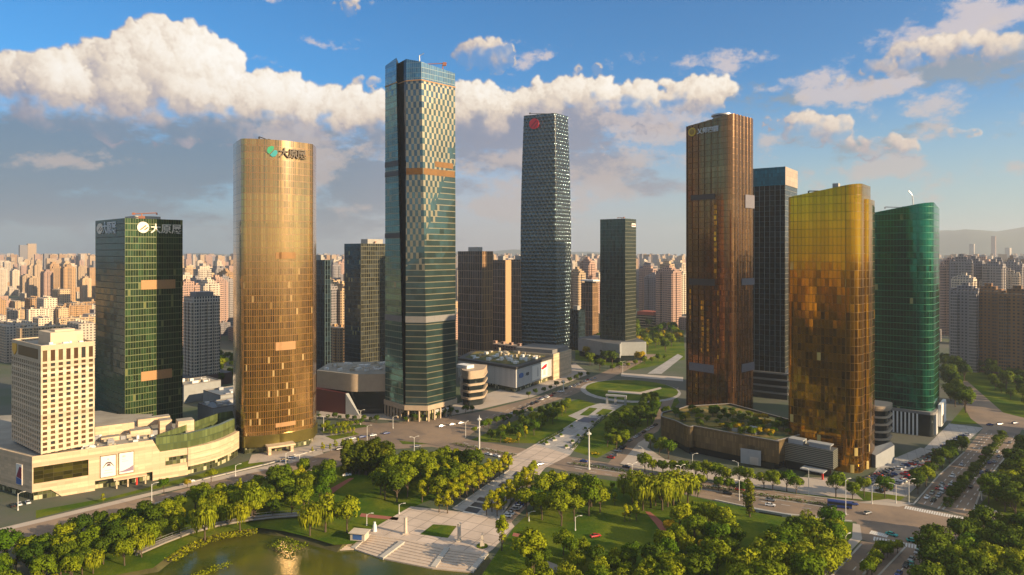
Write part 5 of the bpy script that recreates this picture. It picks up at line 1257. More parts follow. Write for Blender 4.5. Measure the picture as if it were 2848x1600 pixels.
PATHS = [[(1780, 1415), (1815, 1415), (1865, 1480), (1865, 1520), (1840, 1520), (1830, 1470)], [(965, 1322), (995, 1326), (945, 1410), (895, 1410), (890, 1370)]]
SUNKS = [(2040, 1545), (2090, 1440), (2210, 1440), (2190, 1490), (2120, 1560)]
grove([(440, 1450), (520, 1412), (640, 1378), (760, 1345), (860, 1332), (925, 1335), (905, 1400), (850, 1435), (700, 1452), (600, 1472), (500, 1500)], 6.8, ['round', 'round', 'dark', 'willow', 'young', 'round'], (8.5, 13.5), 'in the dense grove between podium street and footbridge', 'in the grove by the footbridge', 75)
grove([(120, 1560), (300, 1470), (440, 1440), (500, 1500), (440, 1540), (330, 1580), (200, 1620)], 7.2, ['round', 'round', 'dark', 'willow'], (8.5, 13), 'on the lake bank below the shopping podium', 'on the lake bank below the podium', 34)
row((955, 1318), (1092, 1326), 13, 'poplar', (14.3, 18.2), 'dark upright poplar in the dense row behind the lawn', 'poplars in the row behind the lawn', .8, 1.25); row((965, 1306), (1085, 1312), 11, 'poplar', (14.3, 18.2), 'dark upright poplar in the dense row behind the lawn', 'poplars in the row behind the lawn', .8, 1.25)
grove([(1095, 1312), (1330, 1300), (1340, 1325), (1285, 1362), (1205, 1402), (1060, 1404), (1045, 1372), (1080, 1350)], 7.0, ['round', 'dark', 'round', 'willow', 'young'], (10.5, 16), 'in the grove between the poplar row and the parking lane', 'in the grove by the parking lane', 60)
row((1210, 1424), (1255, 1430), 2, 'young', (10.4, 11.1), 'slim yellow green tree at the top edge of the stone plaza', 'trees at the plaza edge', .3); row((1255, 1408), (1420, 1306), 11, 'young', (8.5, 10.5), 'slim yellow green tree in the row on the grove side of the parking axis', 'trees along the grove side of the parking axis', .7, 1.2)
row((1240, 1400), (1385, 1318), 9, 'young', (8.5, 10.5), 'slim yellow green tree in the row on the grove side of the parking axis', 'trees along the grove side of the parking axis', .9, 1.2)
row((1350, 1440), (1490, 1330), 12, 'young', (8.5, 10.5), 'slim yellow green tree in the row between parking axis and parked cars', 'trees between parking axis and parked cars', .7, 1.2)
row((1378, 1444), (1470, 1358), 6, 'young', (8, 10), 'slim yellow green tree in the row between parking axis and parked cars', 'trees between parking axis and parked cars', .7)
grove([(1462, 1440), (1500, 1405), (1580, 1385), (1668, 1400), (1672, 1432), (1640, 1450), (1560, 1466), (1480, 1460)], 7.2, ['round', 'dark', 'round', 'willow'], (11, 16), 'in the grove between parked cars and the round lawn', 'in the grove beside the parked cars', 45)
grove([(1500, 1345), (1560, 1330), (1720, 1358), (1760, 1385), (1660, 1385), (1560, 1362)], 5.5, ['round', 'young', 'dark'], (3.2, 5.5), 'in the low planting along the park side of the boulevard', 'along the park side of the boulevard', 40)
for u in range(1755, 1925, 17): plant('willow', G(u + rnd.uniform(-5, 5), 1408 + rnd.uniform(-10, 14)), rnd.uniform(14, 18), 'tall drooping willow in the curtain of willows behind the red path', 'willows behind the red path')
for u, v, h in ((1738, 1452, 8), (1752, 1450, 7), (1770, 1448, 9), (1710, 1405, 6)): plant('young', G(u, v), h, 'small upright tree standing on the round lawn', 'small trees on the round lawn')
grove([(1865, 1485), (1925, 1452), (1990, 1482), (2080, 1508), (2060, 1530), (2000, 1600), (1930, 1690), (1760, 1690), (1790, 1575), (1850, 1548)], 6.6, ['round', 'round', 'round', 'dark', 'autumn', 'willow'], (9, 13.5), 'in the wood between the red path and the sunken lawn', 'in the wood by the red path', 95, PATHS + [SUNKS])
grove([(2190, 1525), (2250, 1492), (2300, 1490), (2374, 1505), (2350, 1560), (2270, 1670), (2060, 1740), (2020, 1670), (2110, 1585)], 7.0, ['round', 'round', 'dark', 'round', 'willow'], (11, 15.5), 'in the wood between the sunken lawn and the big junction', 'in the wood by the junction', 85, [SUNKS])
grove([(1500, 1545), (1600, 1535), (1700, 1562), (1790, 1572), (1770, 1690), (1440, 1690), (1480, 1600)], 6.4, ['round', 'round', 'dark', 'willow', 'round'], (7.0, 10.5), 'in the thicket between round lawn and lake', 'in the thicket by the lake', 60, [[(1510, 1550), (1570, 1555), (1640, 1640), (1560, 1640)]])
grove([(2600, 1560), (2680, 1520), (2740, 1505), (2848, 1516), (2960, 1560), (2900, 1680), (2560, 1680)], 7.4, ['dark', 'round', 'dark'], (11.4, 15.6), 'on the shaded corner lawn opposite the junction', 'on the shaded corner lawn', 46)
grove([(2725, 1425), (2850, 1285), (2960, 1300), (2980, 1440), (2860, 1455)], 7.8, ['dark', 'dark', 'round'], (11.4, 17.0), 'in the belt lining the far kerb of the ring road', 'lining the ring road', 46)
row((1775, 1312), (2235, 1376), 15, 'round', (7.8, 11.1), 'round street tree in the row before the bronze podium', 'street trees before the bronze podium', 1.0)
row((1900, 1352), (2090, 1380), 5, 'round', (6.5, 9.1), 'bushy tree on the boulevard median hedge', 'trees on the boulevard median', 1.0)
grove([(2300, 1378), (2360, 1372), (2470, 1384), (2440, 1396), (2330, 1392)], 7.2, ['round', 'round', 'autumn'], (8.5, 12.8), 'in the clump at the car park corner of the boulevard', 'at the car park corner', 12)
grove([(2470, 1370), (2540, 1330), (2600, 1290), (2660, 1240), (2690, 1250), (2610, 1325), (2550, 1388)], 7.2, ['dark', 'round', 'dark'], (7.8, 12.8), 'in the strip between car park and ring road', 'between car park and ring road', 30)
row((2630, 1412), (2790, 1215), 22, 'dark', (3.4, 5.9), 'low dark tree on the ring road median', 'low trees on the ring road median', .6, 1.3)
row((2448, 1560), (2500, 1535), 4, 'round', (5.2, 7.8), 'small tree on the near median of the ring road', 'small trees on the near median', .5); row((2410, 1620), (2460, 1552), 5, 'round', (5.2, 7.8), 'small tree on the near median of the ring road', 'small trees on the near median', .5)
grove([(1345, 1236), (1470, 1172), (1580, 1130), (1590, 1145), (1500, 1205), (1450, 1236)], 7.4, ['dark', 'round', 'dark', 'young'], (7, 10), 'in the grove between west avenue and the paved promenade', 'between west avenue and the promenade', 62)
grove([(1662, 1250), (1725, 1176), (1805, 1126), (1868, 1130), (1850, 1170), (1780, 1212), (1712, 1260)], 7.6, ['dark', 'dark', 'round'], (8, 11.5), 'in the grove between the paved promenade and east avenue', 'between the promenade and east avenue', 62)
grove([(1745, 1282), (1800, 1240), (1860, 1262), (1900, 1300), (1800, 1296)], 7.8, ['dark', 'round'], (8.5, 12.8), 'on the island lawn before the bronze podium', 'on the island lawn before the bronze podium', 16)
grove([(1600, 1020), (1640, 990), (1700, 962), (1890, 905), (1895, 960), (1800, 1005), (1720, 1040), (1650, 1032)], 13.2, ['dark', 'round', 'autumn', 'round'], (12.8, 18.5), 'in the wooded strip beyond the round garden', 'beyond the round garden', 46)
grove([(1610, 960), (1690, 930), (1890, 870), (1890, 900), (1700, 955)], 18.0, ['dark', 'round'], (14.2, 19.9), 'in the far wooded strip past the finned office tower', 'past the finned office tower', 26)
grove([(2628, 1020), (2690, 1060), (2770, 1130), (2720, 1130), (2700, 1160), (2640, 1130)], 9.6, ['dark', 'round', 'dark'], (12.8, 18.5), 'on the verge behind the emerald tower', 'behind the emerald tower', 50)
grove([(2720, 1030), (2848, 1120), (2960, 1170), (2980, 1060), (2800, 980)], 9, ['dark', 'round'], (11.4, 17.0), 'below the brown apartment towers', 'below the brown apartment towers', 70)
grove([(150, 1420), (480, 1362), (700, 1312), (760, 1300), (700, 1318), (470, 1370)], 8.4, ['young', 'autumn', 'round'], (4.8, 7.8), 'in the planting strip in front of the shopping podium', 'in front of the shopping podium', 16)
grove([(880, 1190), (1050, 1176), (1000, 1215), (900, 1235)], 9.6, ['round', 'young'], (4.8, 8.4), 'on the islands around the gold tower drive', 'around the gold tower drive', 16)
for u, v, h, k in ((668, 1474, 13, 'willow'), (700, 1440, 17, 'willow'), (862, 1490, 15, 'willow'), (905, 1480, 17, 'willow'), (965, 1482, 16, 'round'), (1395, 1532, 14, 'young'), (1478, 1590, 15, 'round'), (570, 1500, 16, 'willow'), (2085, 1438, 17, 'poplar')):
    plant(k, G(u, v), h, {668: 'pale willow hanging beside the footbridge rail', 700: 'tall pale willow behind the footbridge rail', 862: 'large willow at the lake edge nearest the footbridge end', 905: 'tallest willow at the lake edge beside the stone steps', 965: 'leafy tree just above the white kiosk at the steps', 1395: 'feathery tree at the plaza corner beside the obelisk', 1478: 'bushy golden green tree on the bank past the steps', 570: 'broad willow leaning over the footbridge', 2085: 'tall yellow poplar at the sunken lawn beside the boulevard'}[u], None)
grove([(-120, 1575), (110, 1560), (260, 1605), (230, 1720), (-180, 1720)], 7.5, ['round', 'dark', 'round', 'young'], (9, 13), 'in the park corner below the shaded end of the podium', 'in the park corner below the podium', 26)
grove([(2640, 1000), (2700, 1050), (2848, 1135), (2990, 1185), (2990, 1000), (2800, 950)], 7.0, ['dark', 'round', 'dark'], (8, 12), 'in the dark belt at the foot of the brown apartment towers', 'in the dark belt under the brown towers', 75)
grove([(505, 1100), (655, 1062), (655, 985), (505, 1000)], 9, ['dark', 'round', 'dark'], (8, 12), 'between the low halls and the ribbed residential tower', 'between the low halls', 34)
row((892, 1200), (1010, 1184), 9, 'round', (3.5, 5.5), 'small round tree on the grass island of the gold tower drive', 'trees on the gold tower drive island', .8)
row((915, 1216), (990, 1206), 6, 'young', (4, 6), 'small yellow green tree on the inner island of the gold tower drive', 'trees on the inner drive island', .8)
row((880, 1166), (1060, 1176), 9, 'dark', (4, 6), 'small dark tree before the curved mall', 'trees before the curved mall', 1)
row((1120, 1180), (1320, 1146), 10, 'dark', (4, 7), 'dark street tree on the skyscraper side of west avenue', 'street trees on the skyscraper side of west avenue', 1)
row((1310, 1212), (1480, 1150), 9, 'round', (5, 8), 'round street tree on the grove side of west avenue', 'street trees on the grove side of west avenue', 1)
row((860, 1262), (1010, 1240), 7, 'young', (4, 6), 'small tree on the kerb of the gold tower forecourt', 'small trees on the gold tower forecourt kerb', 1)
row((1460, 1112), (1640, 1046), 10, 'dark', (4, 7), 'dark street tree below the slatted mall', 'street trees below the slatted mall', 1)
row((1690, 1035), (1860, 1000), 8, 'round', (6, 9), 'round tree along the far edge of the round garden', 'trees along the far edge of the round garden', 1)
# roof garden shrubs on the bronze podium
for k in range(150):
    p = (rnd.uniform(98, 168), rnd.uniform(378, 452))
    if inside(p, [(146, 380), (172, 402), (150, 440), (120, 452), (104, 444), (102, 425), (112, 402)]):
        kd = rnd.choice(('dark', 'dark', 'round', 'autumn')); nm = {'dark': 'dark green', 'round': 'leafy', 'autumn': 'golden'}[kd]
        plant(kd, (p[0], p[1], 15.6), rnd.uniform(2.6, 5.5), nm + ' shrub growing on the bronze podium roof garden', nm + ' shrubs on the bronze podium roof', w=1.25)

# ------------------------------------------------------------------ hedges, reeds
def hedge(name, label, pts, w, h, m, z=0.0):
    q = random.Random(len(pts) * 31 + int(pts[0][0])); P = [G(*p) for p in pts]; v = []; f = []; nn = []
    for a, b in zip(P, P[1:]):
        L = (b - a).length; d = (b - a) / L; s = Vector((-d.y, d.x, 0))
        for k in range(int(L * 16 * max(.4, w * .5))):
            c = a + d * q.uniform(0, L) + s * q.uniform(-w, w); c.z = z + h * q.uniform(.15, 1) ** .6
            o = Vector((q.gauss(0, .5), q.gauss(0, .5), 1)).normalized(); t1 = Vector((q.gauss(0, 1), q.gauss(0, 1), q.gauss(0, .6))).normalized(); t2 = t1.cross(o).normalized(); r = q.uniform(.18, .45)
            t2 = -t2 if t1.cross(t2).dot(o) > 0 else t2
            i = len(v); v += [c - t1 * r, c + t2 * r, c + t1 * r, c - t2 * r]; f.append((i, i + 1, i + 2, i + 3)); nn += [o] * 4
    me = bpy.data.meshes.new(name); me.from_pydata([tuple(x) for x in v], [], f); me.materials.append(m)
    me.polygons.foreach_set('use_smooth', [True] * len(f)); me.normals_split_custom_set([tuple(x) for x in nn])
    o = link(name, me); return tag(o, label, 'hedge')
hedge('clipped_hedge', 'long clipped hedge on the boulevard median before the bronze podium', [(1590, 1292), (1757, 1316), (1910, 1350), (2066, 1373), (2232, 1398), (2330, 1412)], 1.5, 1.4, LM['dark'])
hedge('clipped_hedge', 'short clipped hedge on the median before the paved crossing', [(1260, 1236), (1340, 1252), (1435, 1270)], 1.3, 1.2, LM['dark'])
hedge('clipped_hedge', 'clipped hedge along the ring road median', [(2628, 1414), (2700, 1328), (2757, 1260), (2795, 1212)], 2.2, 1.3, LM['dark'])
hedge('clipped_hedge', 'low hedge edging the podium street above the grove', [(470, 1392), (600, 1362), (760, 1330), (870, 1310)], 1.5, 1.2, LM['dark'])
hedge('flower_hedge', 'golden flower bed at the crossing next to the promenade', [(1640, 1262), (1668, 1266)], 2.0, 1.2, LM['autumn'])
hedge('flower_hedge', 'yellow flower bed with a white planter beside the promenade', [(1405, 1230), (1432, 1234)], 3.0, 2.2, LM['autumn'])
tag(hedge('lake_reeds', 'reed bed along the curved lake shore', [(470, 1556), (520, 1524), (575, 1500), (640, 1484), (715, 1474)], 3.2, 1.5, LM['young'], -1.4), kind='stuff')
tag(hedge('lake_reeds', 'round reed patch below the willows', [(770, 1502), (835, 1520)], 5.0, 1.8, LM['willow'], -2), kind='stuff')
tag(hedge('lake_reeds', 'narrow reed island in the lake', [(530, 1598), (640, 1556)], 2.2, 1.4, LM['young'], -2.2), kind='stuff')

for i, (a, b2, lab) in enumerate((((1500, 1236), (1566, 1197), 'low hedge on the avenue side of the promenade'), ((1592, 1250), (1646, 1190), 'low hedge on the bronze podium side of the promenade'), ((1648, 1187), (1690, 1154), 'short hedge beside the promenade pool'))):
    hedge('clipped_hedge', lab, [a, b2], 1.2, 1.1, LM['dark'])
for k in range(10):
    p = G(*[(1520, 1236), (1540, 1225), (1560, 1214), (1575, 1246), (1592, 1232), (1608, 1216), (1628, 1196), (1590, 1190), (1648, 1178), (1668, 1160)][k])
    o = thing('planter', 'square stone planter of clipped shrubs on the paved promenade', 'planter', (p.x, p.y, 0), 'stone planters on the promenade', R(27))
    mb = MB(); mb.box(-1.6, 1.6, -1.6, 1.6, .05, .9); mb.build('box', M['kerb'], o, local=True); mb = MB(); mb.tube((0, 0, .9), (0, 0, 1.9), 1.3, 9, .8); mb.build('shrub', LM['dark'], o, local=True)

# ------------------------------------------------------------------ cars
PAINT = {'white': mat('white_car_paint', (.72, .72, .72), .25), 'black': mat('black_car_paint', (.015, .015, .018), .2), 'silver': mat('silver_car_paint', (.38, .39, .41), .28, metal=.6),
         'red': mat('red_car_paint', (.42, .02, .02), .25), 'blue': mat('blue_car_paint', (.03, .06, .22), .25), 'green': mat('green_taxi_paint', (.04, .38, .33), .3)}
M['tyre'] = mat('tyre', (.015, .015, .015), .9); M['headlamp'] = mat('headlamp', (.7, .7, .66), .2); M['taillamp'] = mat('tail_lamp', (.30, .01, .01), .3)
def car_proto(kind):
    L, W = (4.6, 1.8) if kind == 'car' else (10.5, 2.5)
    body = MB(); glass = MB(); h = .5 * W
    if kind == 'car':
        low = [(-2.3, .35), (2.3, .35), (2.3, .72), (2.15, .86), (1.2, .98), (-1.5, 1.0), (-2.25, .95), (-2.3, .7)]
        cab = [(1.15, .97), (.45, 1.45), (-1.0, 1.48), (-1.75, .99)]
    else:
        low = [(-5.2, .4), (5.2, .4), (5.2, 2.95), (5.0, 3.1), (-5.2, 3.1)]; cab = None
    def extr(mb, prof, hw, top_in=0.0, zt=None):
        n = len(prof); A = [Vector((x, -hw + (top_in if zt and z > zt else 0), z)) for x, z in prof]; B = [Vector((p.x, -p.y, p.z)) for p in A]
        mb.face(A); mb.face(B[::-1])
        for i in range(n): mb.face([A[(i + 1) % n], A[i], B[i], B[(i + 1) % n]])
    extr(body, low, h, .1, .9 if cab else None)
    if cab:
        extr(glass, cab, h - .14, .16, 1.2)
        body.face([(.42, -h + .3, 1.47), (.42, h - .3, 1.47), (-1.0, h - .3, 1.5), (-1.0, -h + .3, 1.5)][::1])
    else: glass.box(-5.0, 5.22, -h - .02, h + .02, 1.5, 2.6)
    wl = []
    for x in ((1.42, -1.38) if kind == 'car' else (3.4, -3.0)):
        for s in (-1, 1):
            mb = MB(); r = .33 if kind == 'car' else .48; mb.tube((x, s * (h - .2), r), (x, s * (h + .03), r), r, 10); wl.append(mb.mesh('wheel', M['tyre']))
    hl = []
    xf = low[2][0]
    for s in (-1, 1):
        for x, m in ((xf + .01, 'headlamp'), (-xf - .0, 'taillamp')):
            mb = MB(); mb.box(x - .04, x + .03, s * h * .72 - .18, s * h * .72 + .18, .58, .74); hl.append((m, mb.mesh(m, M[m])))
    bm = body.mesh('body', PAINT['white']); gm = glass.mesh('windows', M['darkglass'])
    return bm, gm, wl, hl
CARM = {k: car_proto(k) for k in ('car', 'bus')}; BODY = {}
def car(p, yaw, colour, label, group=None, kind='car', z=.06):
    bm, gm, wl, hl = CARM[kind]
    if (kind, colour) not in BODY:
        b = bm.copy(); b.materials.clear(); b.materials.append(PAINT[colour]); BODY[(kind, colour)] = b
    o = thing('parked_car' if 'parked' in label else ('city_bus' if kind == 'bus' else 'car'), label, 'bus' if kind == 'bus' else 'car', (p[0], p[1], z), group, yaw)
    link('body', BODY[(kind, colour)], o); link('windows', gm, o)
    for w in wl: link('wheel', w, o)
    for m, me in hl: link('head_lamp' if m == 'headlamp' else 'tail_lamp', me, o)
    return o
COLS = ['white', 'white', 'black', 'silver', 'black', 'red', 'silver', 'blue']
def lane(p, q, n, place, perp=False, flip=False, gap=.12):
    a, b = G(*p), G(*q); yaw = math.atan2(b.y - a.y, b.x - a.x) + (math.pi / 2 if perp else 0) + (math.pi if flip else 0)
    n = max(1, min(n, int((b - a).length / (2.9 if perp else 7.5))))
    for k in range(n):
        if rnd.random() < gap: continue
        c = a.lerp(b, (k + rnd.uniform(.35, .65)) / n); col = rnd.choice(COLS)
        car(c, yaw + rnd.uniform(-.03, .03), col, f'{col} car {place}', f'{col} cars {place}'[:60])
lane((1320, 1196), (1500, 1118), 12, 'driving on west avenue below the slatted mall'); lane((1500, 1112), (1640, 1056), 14, 'queueing on west avenue beside the round garden'); lane((1470, 1128), (1660, 1052), 15, 'queueing on west avenue beside the round garden', flip=True)
lane((1695, 1278), (1742, 1236), 7, 'parked along east avenue beside the promenade grove', True); lane((1748, 1230), (1830, 1180), 8, 'standing on east avenue before the bronze podium')
lane((1400, 1447), (1462, 1392), 10, 'parked in the lot beside the plaza tree row', True, gap=.2)
lane((2415, 1352), (2490, 1318), 6, 'parked on the car park row nearest the yellow tower', True); lane((2480, 1312), (2580, 1272), 9, 'parked on the car park row before the emerald tower', True, gap=.2); lane((2440, 1372), (2520, 1335), 5, 'parked on the car park row nearest the ring road', True, gap=.3)
lane((2405, 1342), (2478, 1306), 9, 'parked on the car park row nearest the yellow tower', True, gap=.1); lane((2455, 1366), (2540, 1326), 9, 'parked on the car park row nearest the ring road', True, gap=.15); lane((2500, 1330), (2590, 1288), 9, 'parked on the middle row of the car park', True, gap=.15); lane((2530, 1296), (2610, 1258), 8, 'parked on the car park row before the emerald tower', True, gap=.15); lane((2640, 1236), (2700, 1204), 7, 'parked at the white base of the emerald tower', True, gap=.2); lane((2000, 1372), (2300, 1418), 5, 'on the near carriageway beside the median hedge', gap=.3); lane((2720, 1345), (2815, 1225), 6, 'driving away on the ring road past its median', gap=.3); lane((2580, 1408), (2680, 1290), 7, 'driving on the ring road towards the junction', flip=True, gap=.3); lane((1480, 1298), (1560, 1284), 3, 'at the edge of the paved crossing', gap=.2)
lane((2622, 1246), (2668, 1222), 5, 'parked at the white base of the emerald tower', True); lane((2572, 1392), (2625, 1345), 5, 'waiting at the junction stop line on the ring road', flip=True, gap=0); lane((2590, 1400), (2650, 1345), 5, 'waiting at the junction stop line on the ring road', flip=True, gap=.1)
lane((2690, 1370), (2800, 1225), 5, 'driving away on the ring road past its median', gap=.3); lane((2700, 1330), (2745, 1240), 4, 'driving on the ring road towards the junction', flip=True, gap=.4); lane((2560, 1530), (2490, 1610), 4, 'stopped on the near arm of the ring road', gap=0)
lane((880, 1265), (1000, 1240), 5, 'parked on the gold tower forecourt'); lane((20, 1412), (90, 1398), 4, 'parked beside the shaded end of the shopping podium', True, gap=0)
lane((1130, 1248), (1195, 1240), 3, 'crossing the wide avenue junction', gap=0); lane((960, 1225), (1090, 1205), 6, 'moving across the wide avenue junction', gap=.1); lane((1180, 1196), (1300, 1176), 6, 'pulling away on west avenue before the checkered skyscraper', gap=.1); lane((1600, 1282), (1720, 1300), 6, 'on the boulevard beside the tall light mast', gap=.2); lane((1920, 1347), (2080, 1368), 5, 'on the far carriageway before the bronze podium', gap=.2); lane((2180, 1180), (2230, 1168), 1, 'at the foot of the emerald tower', gap=1); lane((1340, 1262), (1432, 1282), 6, 'waiting before the paved crossing', gap=.1); lane((1720, 1298), (1775, 1306), 4, 'waiting on the boulevard at east avenue', gap=.2)
lane((1400, 1170), (1470, 1140), 4, 'driving on west avenue beside the grove', gap=.2); lane((2730, 1185), (2840, 1178), 3, 'on the far cross street of the ring road', gap=.1)
def bearing_of(p, q): a, b = G(*p), G(*q); return math.atan2(b.y - a.y, b.x - a.x)
bw = bearing_of((1900, 1342), (2380, 1402))
car(G(2142, 1408), bw, 'white', 'lone white car on the park side of the boulevard'); car(G(2335, 1412), bw, 'blue', 'white topped blue coach entering the junction from the boulevard', kind='bus'); car(G(2372, 1405), bw + .2, 'blue', 'blue car crossing the junction by the hedge end'); car(G(2412, 1430), bw + .9, 'silver', 'silver car turning at the junction')
car(G(2480, 1490), -.9, 'green', 'turquoise and white taxi turning in the junction'); car(G(2538, 1507), -.25, 'green', 'turquoise taxi on the zebra crossing of the near arm'); car(G(2728, 1459), -.25, 'green', 'turquoise taxi leaving the junction on the shaded side'); car(G(2535, 1572), 1.0, 'green', 'turquoise taxi heading up the near arm of the ring road')
car(G(528, 1342), bearing_of((492, 1358), (760, 1302)), 'white', 'white car on the podium street under the posters'); car(G(790, 1284), .4, 'silver', 'silver car before the gold tower entrance'); car(G(812, 1275), .4, 'white', 'white car before the gold tower entrance'); car(G(860, 1322), .3, 'blue', 'blue car on the shaded street below the gold tower'); car(G(755, 1330), .5, 'blue', 'dark blue car beside the hedge of the grove')
car(G(1656, 1494), .4, 'red', 'small red car on the round lawn'); car(G(965, 1324), .3, 'white', 'white car at the end of the red path')

# ------------------------------------------------------------------ lamps and masts
M['lamp'] = mat('lamp_paint', (.62, .60, .55), .5); M['lampglass'] = mat('lamp_glass', (.75, .72, .62), .3)
def lamp(p, h, kind, yaw, label, group=None):
    o = thing('street_lamp' if kind != 'mast' else 'light_mast', label, 'street lamp' if kind != 'mast' else 'light mast', (p[0], p[1], 0), group, yaw)
    mb = MB(); r = .16 if kind != 'mast' else .42; mb.tube((0, 0, 0), (0, 0, h), r * 1.25, 8, r * .8); mb.tube((0, 0, 0), (0, 0, .8), r * 2, 8); mb.build('pole', M['lamp'], o, local=True)
    if kind == 'mast':
        mb = MB(); mb.tube((0, 0, h - 1.0), (0, 0, h - .6), 1.1, 10); mb.tube((0, 0, h), (0, 0, h + 1.6), .2, 5, .05); rg = mb.build('ring', M['lamp'], o, local=True)
        for k in range(6):
            mb = MB(); a = k * 1.047; mb.box(1.1 * math.cos(a) - .3, 1.1 * math.cos(a) + .3, 1.1 * math.sin(a) - .3, 1.1 * math.sin(a) + .3, h - 1.5, h - 1.0); mb.build('floodlight', M['lampglass'], rg, local=True)
    else:
        for s in ((1, -1) if kind == 'double' else (1,)):
            mb = MB(); mb.tube((0, 0, h - .6), (s * 1.0, 0, h + .3), .09, 5); mb.tube((s * 1.0, 0, h + .3), (s * 2.4, 0, h + .5), .09, 5); am = mb.build('arm', M['lamp'], o, local=True)
            mb = MB(); mb.box(min(s * 1.9, s * 3.0), max(s * 1.9, s * 3.0), -.22, .22, h + .38, h + .56); mb.build('lamp_head', M['lampglass'], am, local=True)
    return o
lamp(G(1333, 1258), 21, 'mast', 0, 'tall cream light mast on the median before the promenade'); lamp(G(1638, 1306), 21, 'mast', 0, 'tall cream light mast beside the boulevard hedge'); lamp(G(1295, 1218), 10, 'single', 1, 'slim lamp post at the corner of west avenue'); lamp(G(1021, 1243), 13, 'single', 0, 'lamp post in front of the wide avenue junction')
lamp(G(1152, 1258), 9, 'double', .4, 'two armed lamp behind the poplar row end'); lamp(G(900, 1200), 10, 'double', .2, 'two armed lamp on the gold tower drive'); lamp(G(1003, 1182), 10, 'double', .2, 'two armed lamp before the curved mall'); lamp(G(1093, 1192), 8, 'single', 0, 'yellow lit lamp post before the checkered skyscraper')
lamp(G(2053, 1345), 11, 'single', 2.6, 'pale lamp post standing before the bronze podium wall panel'); lamp(G(1926, 1320), 11, 'single', 0, 'pale lamp post before the curved bronze end'); lamp(G(1788, 1300), 11, 'single', 2.6, 'pale lamp post on the island corner'); lamp(G(2249, 1376), 13, 'single', 3, 'pale lamp post on the paved forecourt by the red column')
lamp(G(2056, 1392), 10, 'double', .4, 'two armed lamp on the park kerb of the boulevard, by the poplar'); lamp(G(1758, 1344), 10, 'double', .4, 'two armed lamp among the tall willows'); lamp(G(1893, 1344), 9, 'double', .4, 'two armed lamp on the median beyond the willows'); lamp(G(2352, 1432), 16, 'single', .3, 'tallest lamp post at the junction corner of the wood')
lamp(G(2425, 1402), 9, 'single', 0, 'white conical post on the junction corner'); lamp(G(2492, 1400), 9, 'single', 2.8, 'curved lamp post at the car park corner'); lamp(G(2528, 1398), 11, 'double', 0, 'two armed post beside the waiting cars'); lamp(G(2770, 1492), 11, 'single', 2.6, 'bright white lamp post on the shaded corner beyond the junction')
lamp(G(2352, 1553), 9, 'double', .5, 'two armed lamp at the wood edge by the near arm'); lamp(G(2297, 1588), 8, 'double', .5, 'stubby two armed lamp on the near pavement'); lamp(G(2730, 1392), 10, 'single', 2.4, 'green lamp post on the far kerb of the ring road')
lamp(G(422, 1418), 12, 'single', .4, 'lamp post on the street below the entrance canopy'); lamp(G(50, 1420), 8, 'single', .4, 'lamp post at the shaded end of the podium'); lamp(G(795, 1300), 8, 'single', .4, 'yellow post on the gold tower kerb'); lamp(G(833, 1316), 10, 'double', .4, 'two armed post on the street below the gold tower'); lamp(G(655, 1325), 6, 'single', .4, 'short post before the curved podium end')
lamp(G(1567, 1090), 10, 'mast', .4, 'globe topped mast on west avenue by the garden'); lamp(G(1732, 1040), 12, 'double', .4, 'two armed lamp by the flyover'); lamp(G(1020, 1462), 5, 'single', 0, 'short white post on the lawn beside the kiosk'); lamp(G(1110, 1430), 4.5, 'single', 0, 'short globe post at the plaza lawn edge'); lamp(G(1600, 1476), 6, 'single', 0, 'thin post on the sunlit end of the round lawn'); lamp(G(1471, 1450), 4, 'single', 0, 'short post at the parked car corner of the lawn')

# ------------------------------------------------------------------ plaza furniture, bridge, gate
M['stone'] = mat('pale_stone', (.55, .47, .37), .75, var=.1, scale=.8)
def column(p, h, label):
    o = thing('stone_column', label, 'column', (p.x, p.y, 0))
    mb = MB(); mb.box(-1.1, 1.1, -1.1, 1.1, 0, .6); mb.build('base', M['stone'], o, local=True)
    mb = MB(); mb.tube((0, 0, .6), (0, 0, h - .4), .78, 12, .72); mb.build('shaft', M['stone'], o, local=True)
    mb = MB(); mb.tube((0, 0, h - .4), (0, 0, h), .72, 12, .9); mb.build('capital', M['stone'], o, local=True)
column(G(1128, 1486), 7.4, 'carved stone column on the lawn side of the plaza'); column(G(1277, 1505), 7.4, 'carved stone column on the obelisk side of the plaza')
o = thing('obelisk', 'pointed stone obelisk on a dark round bed at the plaza corner', 'obelisk', G(1341, 1520))
mb = MB(); P = [(-.9, -.9), (.9, -.9), (.9, .9), (-.9, .9)]; T = [(-.4, -.4), (.4, -.4), (.4, .4), (-.4, .4)]
for i in range(4): j = (i + 1) % 4; mb.face([P[i] + (.3,), P[j] + (.3,), T[j] + (4.8,), T[i] + (4.8,)]); mb.face([T[i] + (4.8,), T[j] + (4.8,), (0, 0, 5.8)])
mb.build('shaft', M['stone'], o, local=True); mb = MB(); mb.tube((0, 0, 0), (0, 0, .35), 2.4, 14); mb.build('bed', LM['dark'], o, local=True)
sheet('plaza_lawn', [(1205, 1459), (1270, 1464), (1246, 1497), (1168, 1487)], .12, M['grass'])
o = thing('kiosk', 'small white kiosk with a blue front beside the lake steps', 'kiosk', G(1000, 1499))
mb = MB(); mb.box(-3.2, 3.2, -2.2, 2.2, 0, 3.0); mb.build('wall', M['stone'], o, local=True); mb = MB(); mb.box(-3.8, 3.8, -2.8, 2.8, 3.0, 3.3); mb.build('roof', M['stone'], o, local=True)
mb = MB(); mb.box(-2.0, 2.0, -2.26, -2.2, .5, 2.6); mb.build('window', M['blueink'], o, local=True); o.rotation_euler.z = R(-12)
o = thing('stone_lantern', 'white bottle shaped lantern sculpture beside the plaza', 'sculpture', G(1042, 1478))
